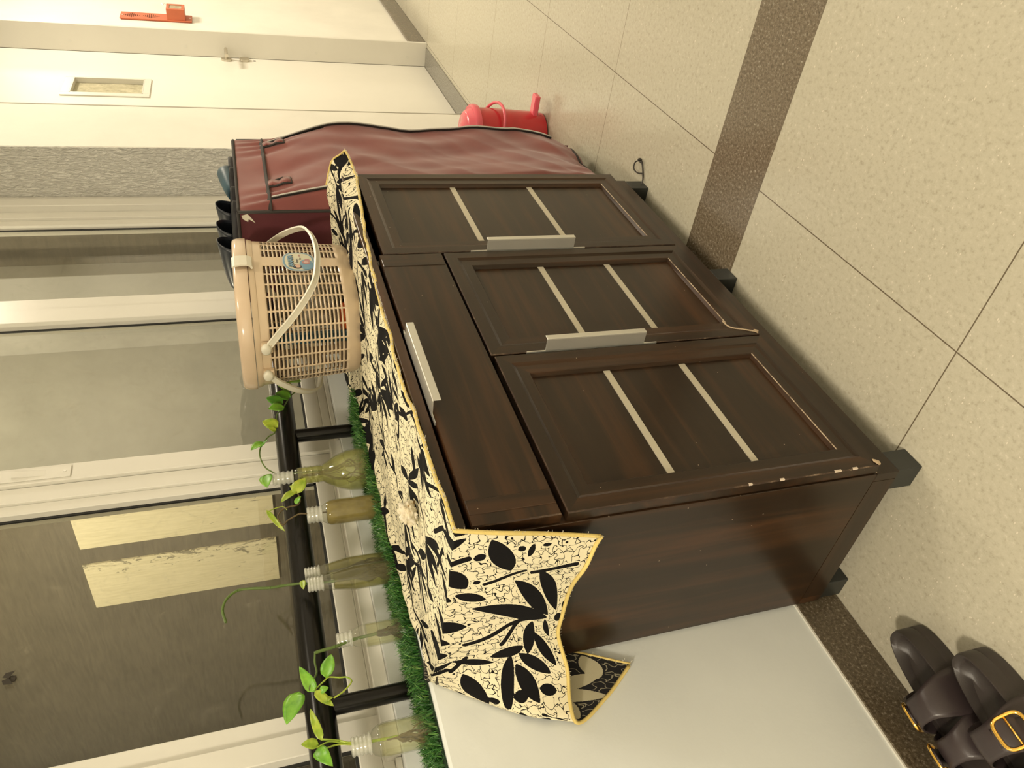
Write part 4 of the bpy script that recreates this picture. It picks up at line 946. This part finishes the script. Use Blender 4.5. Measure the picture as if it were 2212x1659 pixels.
# slightly sagging top sheet
nu, nv = 24, 14; V = []
for i in range(nu):
    for j in range(nv):
        u, v = i / (nu - 1), j / (nv - 1); V.append((RX0 + (RX1 - RX0) * u, RY0 + (RY1 - RY0) * v, RZ - .010 * math.sin(PI * u) ** .7 * math.sin(PI * v) ** .5))
o = obj('top_cover', V, grid(nu, nv), M_mar, rk, smooth=True); sm = o.modifiers.new('t', 'SOLIDIFY'); sm.thickness = .002; sm.offset = -1
g = G()
for x_ in (RX0 + .02, RX1 - .02):
    for y_ in (RY0 + .02, RY1 - .02): g.tube([(x_, y_, 0), (x_, y_, RZ - .014)], .008, 10)
g.obj('frame_tubes', M_alu, rk)
def frontS(u, v):
    """u 0 near .. 1 far, v 0 bottom .. 1 top"""
    z = .055 + (RZ - .055) * v
    Bn = np.interp(z, [.05, .10, .24, .50, .69, .85, 1.0, 1.09], [.050, .078, .074, .078, .080, .056, .014, .0])
    Bf = np.interp(z, [.0, .10, .16, .40, .62, .83, 1.0, 1.09], [.0, .035, .052, .062, .060, .050, .014, .006])
    B = Bn + (Bf - Bn) * u
    edge = min(1, (u / .045)) if u < .045 else (min(1, (1 - u) / .10) ** .6 if u > .90 else 1)
    edge = max(0, edge)
    n_ = noise.noise(Vector((u * 2.2, z * 3.1, 1.3))) * .024 + noise.noise(Vector((u * 6 + z * 3, z * 5 - u * 4, 4))) * .007 + abs(noise.noise(Vector((u * 3 - z * 7, z * 2, 9)))) * .008
    k = min(1, max(0, (RZ - z) / .16)) * min(1, u / .10) * min(1, (1 - u) / .08)
    # creases fanning out below the top band
    cre = .0035 * math.sin(u * 46 + 6 * math.sin(u * 7)) * max(0, 1 - abs(z - 1.0) / .12) * min(1, (RZ - z) / .02)
    x = RX0 + (RX1 - RX0) * u
    if v < .12: x = RX0 + (RX1 - RX0) * (u * (1 - .22 * ((.12 - v) / .12) ** 1.6 * u))
    y = RY0 - B * edge + n_ * k * 1.1 + cre
    # slanted gusset between side edge and near zip
    return (x, y, z)
NU, NVv = 110, 150; V = [frontS(i / (NU - 1), j / (NVv - 1)) for i in range(NU) for j in range(NVv)]
# gap showing the lining near the far zip top
F = []; 
for i in range(NU - 1):
    for j in range(NVv - 1):
        u, z = i / (NU - 1), .055 + (RZ - .055) * (j / (NVv - 1))
        if .845 < u < .90 - (1.0 - z) * .22 and .83 < z < .97: continue
        F.append((i * NVv + j, (i + 1) * NVv + j, (i + 1) * NVv + j + 1, i * NVv + j + 1))
o = obj('front_flap', V, F, M_mar, rk, smooth=True); sm = o.modifiers.new('t', 'SOLIDIFY'); sm.thickness = .0015; sm.offset = 1
G().box(RX1 - .14, RX1 - .01, RY0 - .002, RY0 + .001, .75, 1.02).obj('lining', M_mar3, rk)
def fl(u, z, o=.0025):
    p = frontS(u, (z - .055) / (RZ - .055)); return (p[0], p[1] - o, p[2])
q = G()
zn = [(.045 + .03 * max(0, (z - .82) / .2), z) for z in np.linspace(.09, 1.005, 30)]
q.tube([fl(u, z, .0085) for u, z in zn], .0040, 8, flat=.6); z1 = q.obj('zip', M_zip, rk, smooth=True)
q = G(); q.tube([fl(u, z, .0030) for u, z in zn], .0095, 8, flat=.2); q.obj('zip_tape', M_black, rk, smooth=True)
zf = [(.87 - .0 * max(0, (z - .85) / .15), z) for z in np.linspace(.12, 1.005, 30)]
q = G(); q.tube([fl(u, z, .0085) for u, z in zf], .0040, 8, flat=.6); q.obj('zip', M_zip, rk, smooth=True)
q = G(); q.tube([fl(u, z, .0030) for u, z in zf], .0095, 8, flat=.2); q.obj('zip_tape', M_black, rk, smooth=True)
# piping
q = G(); q.tube([fl(u, 1.0885, .001) for u in np.linspace(0, 1, 24)], .0042, 8); q.obj('trim', M_black, rk, smooth=True)
q = G(); q.tube([fl(u, 1.012, .0018) for u in np.linspace(.0, 1, 30)], .0075, 8, flat=.3); q.obj('trim', M_black, rk, smooth=True)
q = G(); q.tube([(RX0 - .001, RY0 - .001, z) for z in (.03, .5, 1.0, RZ)], .0042, 8); q.obj('trim', M_black, rk, smooth=True)
q = G(); q.tube([fl(1.0, z, .001) for z in np.linspace(.07, 1.08, 30)], .0042, 8); q.obj('trim', M_black, rk, smooth=True)
for xx in (RX0, RX1): q = G(); q.tube([(xx, RY0, RZ), (xx, -.15, RZ), (xx, RY1, RZ)], .0040, 8); q.obj('trim', M_black, rk, smooth=True)
q = G(); q.tube([fl(u, .066, .001) for u in np.linspace(0.0, 1, 20)], .0045, 8); q.obj('trim', M_black, rk, smooth=True)
# strap tabs hanging from the band
for u0 in (.26, .80):
    V = []; 
    for j in range(7):
        z = 1.008 - j * .0095
        for du in (-.038, .038):
            p = fl(u0 + du - .012 * j / 6, z, .006 + .004 * math.sin(j * 1.7)); V.append(p)
    F = [(2 * j, 2 * j + 1, 2 * j + 3, 2 * j + 2) for j in range(6)]
    tb = obj('strap_tab', V, F, M_mar, rk, smooth=True); sm = tb.modifiers.new('t', 'SOLIDIFY'); sm.thickness = .002
    q = G(); q.tube([V[0], V[4], V[8], V[12], V[13], V[9], V[5], V[1]], .0028, 6); q.obj('tab_binding', M_black, tb)
# frayed white patch at the near top corner
q = G(); q.add([(RX0 - .0015, -.272, 1.083), (RX0 - .0015, -.262, 1.080), (RX0 - .0015, -.254, 1.068), (RX0 - .0015, -.262, 1.066), (RX0 - .0015, -.250, 1.050), (RX0 - .0015, -.266, 1.060), (RX0 - .0015, -.276, 1.068)], [(0, 1, 2, 3, 4, 5, 6)]); q.obj('frayed_patch', M_fray, rk)

# ------------------------------------------------------------------ slippers on top of the rack (toes to the wall)
def slide(name, label, x, y, rz, m1, m2, tilt=0.0, zb=RZ + .002, group='slip-on slippers on top of the maroon rack', sc=1.0):
    r = root(name, label, 'slipper', (x, y, zb), group); r['_w'] = (0, 0, 0)
    n = 30; out = []
    for k in range(n):
        a = 2 * PI * k / n; c, s = math.cos(a), math.sin(a); yy = .125 * math.copysign(abs(c) ** .85, c); hw = .041 if yy > 0 else .034; out.append((hw * math.copysign(abs(s) ** .85, s), yy))
    g = G(); V = []
    for sc_, z_ in ((.94, 0), (1, .004), (1, .016), (.95, .019), (.85, .017)):
        V += [(a * sc_, b_ * sc_, z_) for a, b_ in out]
    g.add(V, [(i * n + k, i * n + (k + 1) % n, (i + 1) * n + (k + 1) % n, (i + 1) * n + k) for i in range(4) for k in range(n)] + [tuple(range(n))[::-1], tuple(4 * n + k for k in range(n))])
    g.obj('sole', m2, r, autos=40)
    # upper: closed toe tunnel opening towards the heel (-y), wide mouth tapering to the toe
    V = []; nu, nv = 18, 14
    for i in range(nv):
        f = i / (nv - 1); yy = -.005 + .125 * f; hh = (.038 * (1 - f) ** .6 + .010) ; ww = .043 * (1 - .35 * f ** 2)
        if i == nv - 1: hh = .012; ww = .018
        for j in range(nu):
            a = PI * j / (nu - 1); V.append((math.cos(a) * ww, yy - .012 * math.sin(a) * (1 - f), .012 + math.sin(a) ** .8 * hh))
    o = obj('upper', V, grid(nv, nu), m1, r, smooth=True); sm = o.modifiers.new('t', 'SOLIDIFY'); sm.thickness = .0028
    r.location = (x, y, zb); r.rotation_euler = (tilt, 0, rz); r.scale = (sc, sc, sc); return r
M_navy = simple('dark_navy_rubber', (.014, .018, .026), .38, var=.2, coat=.1); M_nsole = simple('dark_rubber_sole', (.010, .010, .012), .6)
M_teal = simple('worn_teal_rubber', (.022, .060, .085), .45, var=.4); M_olv = simple('dusty_olive_rubber', (.085, .085, .06), .6, var=.3)
slide('slip_on_slipper', 'dark navy rubber slipper nearest the basket on top of the maroon rack', 1.262, -.148, .10, M_navy, M_nsole, .06)
slide('slip_on_slipper', 'dark navy rubber slipper second from the basket on the maroon rack', 1.352, -.150, .02, M_navy, M_nsole, .05)
slide('slip_on_slipper', 'dark navy rubber slipper third from the basket, its mouth beside the olive one', 1.462, -.155, .04, M_navy, M_nsole, .05)
slide('slip_on_slipper', 'dusty olive rubber slipper between the navy ones and the teal one', 1.552, -.100, 1.5, M_olv, M_nsole, .0, sc=.82)
slide('slip_on_slipper', 'worn teal rubber slipper at the far end of the maroon rack top', 1.572, -.205, 1.45, M_teal, M_nsole, .0, sc=.80)

# ------------------------------------------------------------------ red bin with lid and pedal
M_bin = simple('translucent_red_plastic', (.52, .022, .030), .28, coat=.3, var=.05); M_binl = simple('pinkish_red_plastic', (.72, .10, .14), .25, coat=.3)
bn = root('pedal_bin', 'small red plastic pedal bin with a domed pink lid behind the maroon rack', 'bin', (1.95, -.2, 0))
bx, by = 1.95, -.20
g = G(); g.lathe([(0, .004), (.068, .0), (.078, .006), (.083, .05), (.088, .14), (.092, .262), (.089, .262), (.085, .14), (.078, .01)], (bx, by, 0), 48); g.obj('bin_body', M_bin, bn, autos=40)
g = G(); g.lathe([(.093, .255), (.101, .256), (.103, .264), (.102, .276), (.096, .281), (.090, .279), (.086, .285), (.080, .296), (.070, .303), (.048, .3045), (.040, .309), (.025, .314), (0, .315)], (bx, by, 0), 48); g.obj('lid', M_binl, bn, autos=50)
an = math.atan2(-1.0, -.45); 
P = []
for k in range(17):
    a = an - 1.35 + 2.7 * k / 16; rr = .096 + .020 * math.sin(PI * k / 16); P.append((bx + rr * math.cos(a), by + rr * math.sin(a), .205 - .030 * math.sin(PI * k / 16)))
g = G(); g.tube(P, .0055, 10); g.obj('carry_handle', M_binl, bn, smooth=True)
pd = G(); pd.box(-.020, .020, -.150, -.070, .034, .054, b=.004); pd.box(-.008, .008, -.08, -.03, .015, .04)
ca, sa = math.cos(-.05), math.sin(-.05)
pd.V = [(bx + v[0] * ca - v[1] * sa, by + v[0] * sa + v[1] * ca, v[2]) for v in pd.V]; pd.obj('pedal', M_binl, bn)

# wire under the far foot
g = G(); P = [(1.135, -.372, .010), (1.150, -.392, .004), (1.168, -.418, .004), (1.180, -.432, .006)]; g.tube(smoothpts(P, 5), .0022, 6)
P = [(1.158, -.400, .004), (1.172, -.396, .012), (1.190, -.400, .016), (1.200, -.414, .012), (1.190, -.424, .008), (1.176, -.424, .006)]; g.tube(smoothpts(P, 5), .0020, 6)
g.lathe([(0, -.006), (.004, -.003), (.004, .004), (0, .008)], (1.180, -.432, .010), 10)
tag(g.obj('wire_hook', simple('black_wire', (.02, .015, .01), .4), smooth=True, base=(1.16, -.40, 0)), 'bent black wire loop lying against the far front foot of the cabinet', 'wire')

# ------------------------------------------------------------------ two-strap sandals
M_eva = simple('brown_black_foam', (.030, .023, .021), .42, var=.12, bump=.12, bscale=500); M_eva2 = simple('plum_black_strap', (.036, .026, .027), .36, var=.1, bump=.1, bscale=500)
M_gold = simple('polished_gold_plating', (1.0, .62, .14), .12, metal=1)
def sandal(label, x, y, rz, side):
    """local +x heel, -x toe; side=+1/-1 gives the y side that carries the buckles"""
    r = root('buckle_sandal', label, 'sandal', (x, y, 0), 'pair of buckle sandals'); r['_w'] = (0, 0, 0)
    n = 56; L = .134
    def hw(t): return float(np.interp(t, [-1, -.9, -.6, -.3, 0, .3, .6, .85, 1], [.0, .030, .046, .048, .042, .038, .040, .034, .0]))
    up = []; 
    for k in range(n):
        a = 2 * PI * k / n; c = math.cos(a); t_ = math.copysign(abs(c) ** .8, c)
        w_ = np.interp(t_, [-1, -.55, -.25, .1, .5, 1], [.042, .043, .042, .037, .037, .037]); up.append((L * t_, w_ * math.copysign(abs(math.sin(a)) ** .8, math.sin(a)) ))
    def foot(px, py):  # footbed height: heel cup, arch, toe ridge
        f = px / L; return .048 + .004 * math.exp(-((f + .15) / .25) ** 2) - .014 * math.exp(-((f - .62) / .32) ** 2 - (py / .028) ** 2)
    V = []; rings = [(.95, lambda a, b_: 0.), (1.0, lambda a, b_: .004), (1.0, lambda a, b_: .024), (.985, lambda a, b_: .0255), (1.0, lambda a, b_: .027), (1.0, lambda a, b_: .052), (.975, lambda a, b_: .0575), (.93, lambda a, b_: .0580), (.88, lambda a, b_: .052), (.8, lambda a, b_: foot(a, b_) + .000), (.55, foot), (.3, foot), (.1, foot)]
    for s_, zf_ in rings: V += [(a * (1 - (1 - s_) * .36) if False else a * (s_ if s_ < .9 else 1 - (1 - s_) * .6), b_ * s_, zf_(a * s_, b_ * s_)) for a, b_ in up]
    nr = len(rings); F = [(i * n + k, i * n + (k + 1) % n, (i + 1) * n + (k + 1) % n, (i + 1) * n + k) for i in range(nr - 1) for k in range(n)] + [tuple(range(n))[::-1], tuple((nr - 1) * n + k for k in range(n))]
    obj('sole', V, F, M_eva, r, autos=50)
    for xc, xw, hh in ((.004, .022, .090), (-.064, .021, .080)):
        V = []; nu, nv = 20, 8
        for i in range(nv):
            f = i / (nv - 1); xx = xc - xw + 2 * xw * f
            for j in range(nu):
                a = PI * j / (nu - 1); cc = math.cos(a) * side; flare = abs(math.cos(a)) ** 2 * .016 * (f - .42) * 2
                V.append((xx + flare, .0440 * math.copysign(abs(cc) ** .7, cc), .020 + math.sin(a) ** .75 * (hh - .008 + .004 * math.sin(f * PI))))
        o = obj('strap', V, grid(nv, nu), M_eva2, r, smooth=True); sm = o.modifiers.new('t', 'SOLIDIFY'); sm.thickness = .0035; sm.offset = 1
        # buckle: rounded square frame lying on the outer side of the strap
        j0 = .80; cy = .050 * side; P = []; nb_ = 32; 
        for k in range(nb_):
            a = 2 * PI * k / nb_; c, s = math.cos(a), math.sin(a); u = .0225 * math.copysign(abs(c) ** .55, c); v = .0225 * math.copysign(abs(s) ** .55, s)
            ca_, sa_ = math.cos(PI / 4), math.sin(PI / 4); ang = .85   # how far the buckle leans over the strap
            P.append((xc + u, side * (.036 + .004 - v * math.cos(ang) ), .086 + v * math.sin(ang)))
        g = G(); g.tube(P, .0030, 8, closed=True); bk2 = g.obj('buckle', M_gold, o, smooth=True)
        g = G(); g.tube([(xc + .021, side * .040, .087), (xc - .019, side * .041, .087)], .0016, 8); g.obj('buckle_pin', M_gold, bk2, smooth=True)
        g = G(); V = []
        for f in np.linspace(0, 1, 8):
            a = .35 + f * .9; 
            for dx in (-.014, .014): V.append((xc + dx, side * (.0480 - .028 * f ** 2.2), .040 + .066 * f ** .9))
        g.add(V, [(2 * i, 2 * i + 1, 2 * i + 3, 2 * i + 2) for i in range(7)]); q_ = g.obj('strap_end', M_eva2, o, smooth=True); sm = q_.modifiers.new('t', 'SOLIDIFY'); sm.thickness = .003
    r.location = (x, y, 0); r.rotation_euler = (0, 0, rz); return r
sandal('dark brown two-strap sandal with gold buckles, nearer the skirting and cabinet', -.285, -.112, -.12, 1)
sandal('dark brown two-strap sandal with a large gold buckle on its corridor side', -.382, -.193, -.12, -1)

# tidy helper properties
for o in bpy.data.objects:
    if '_w' in o: del o['_w']
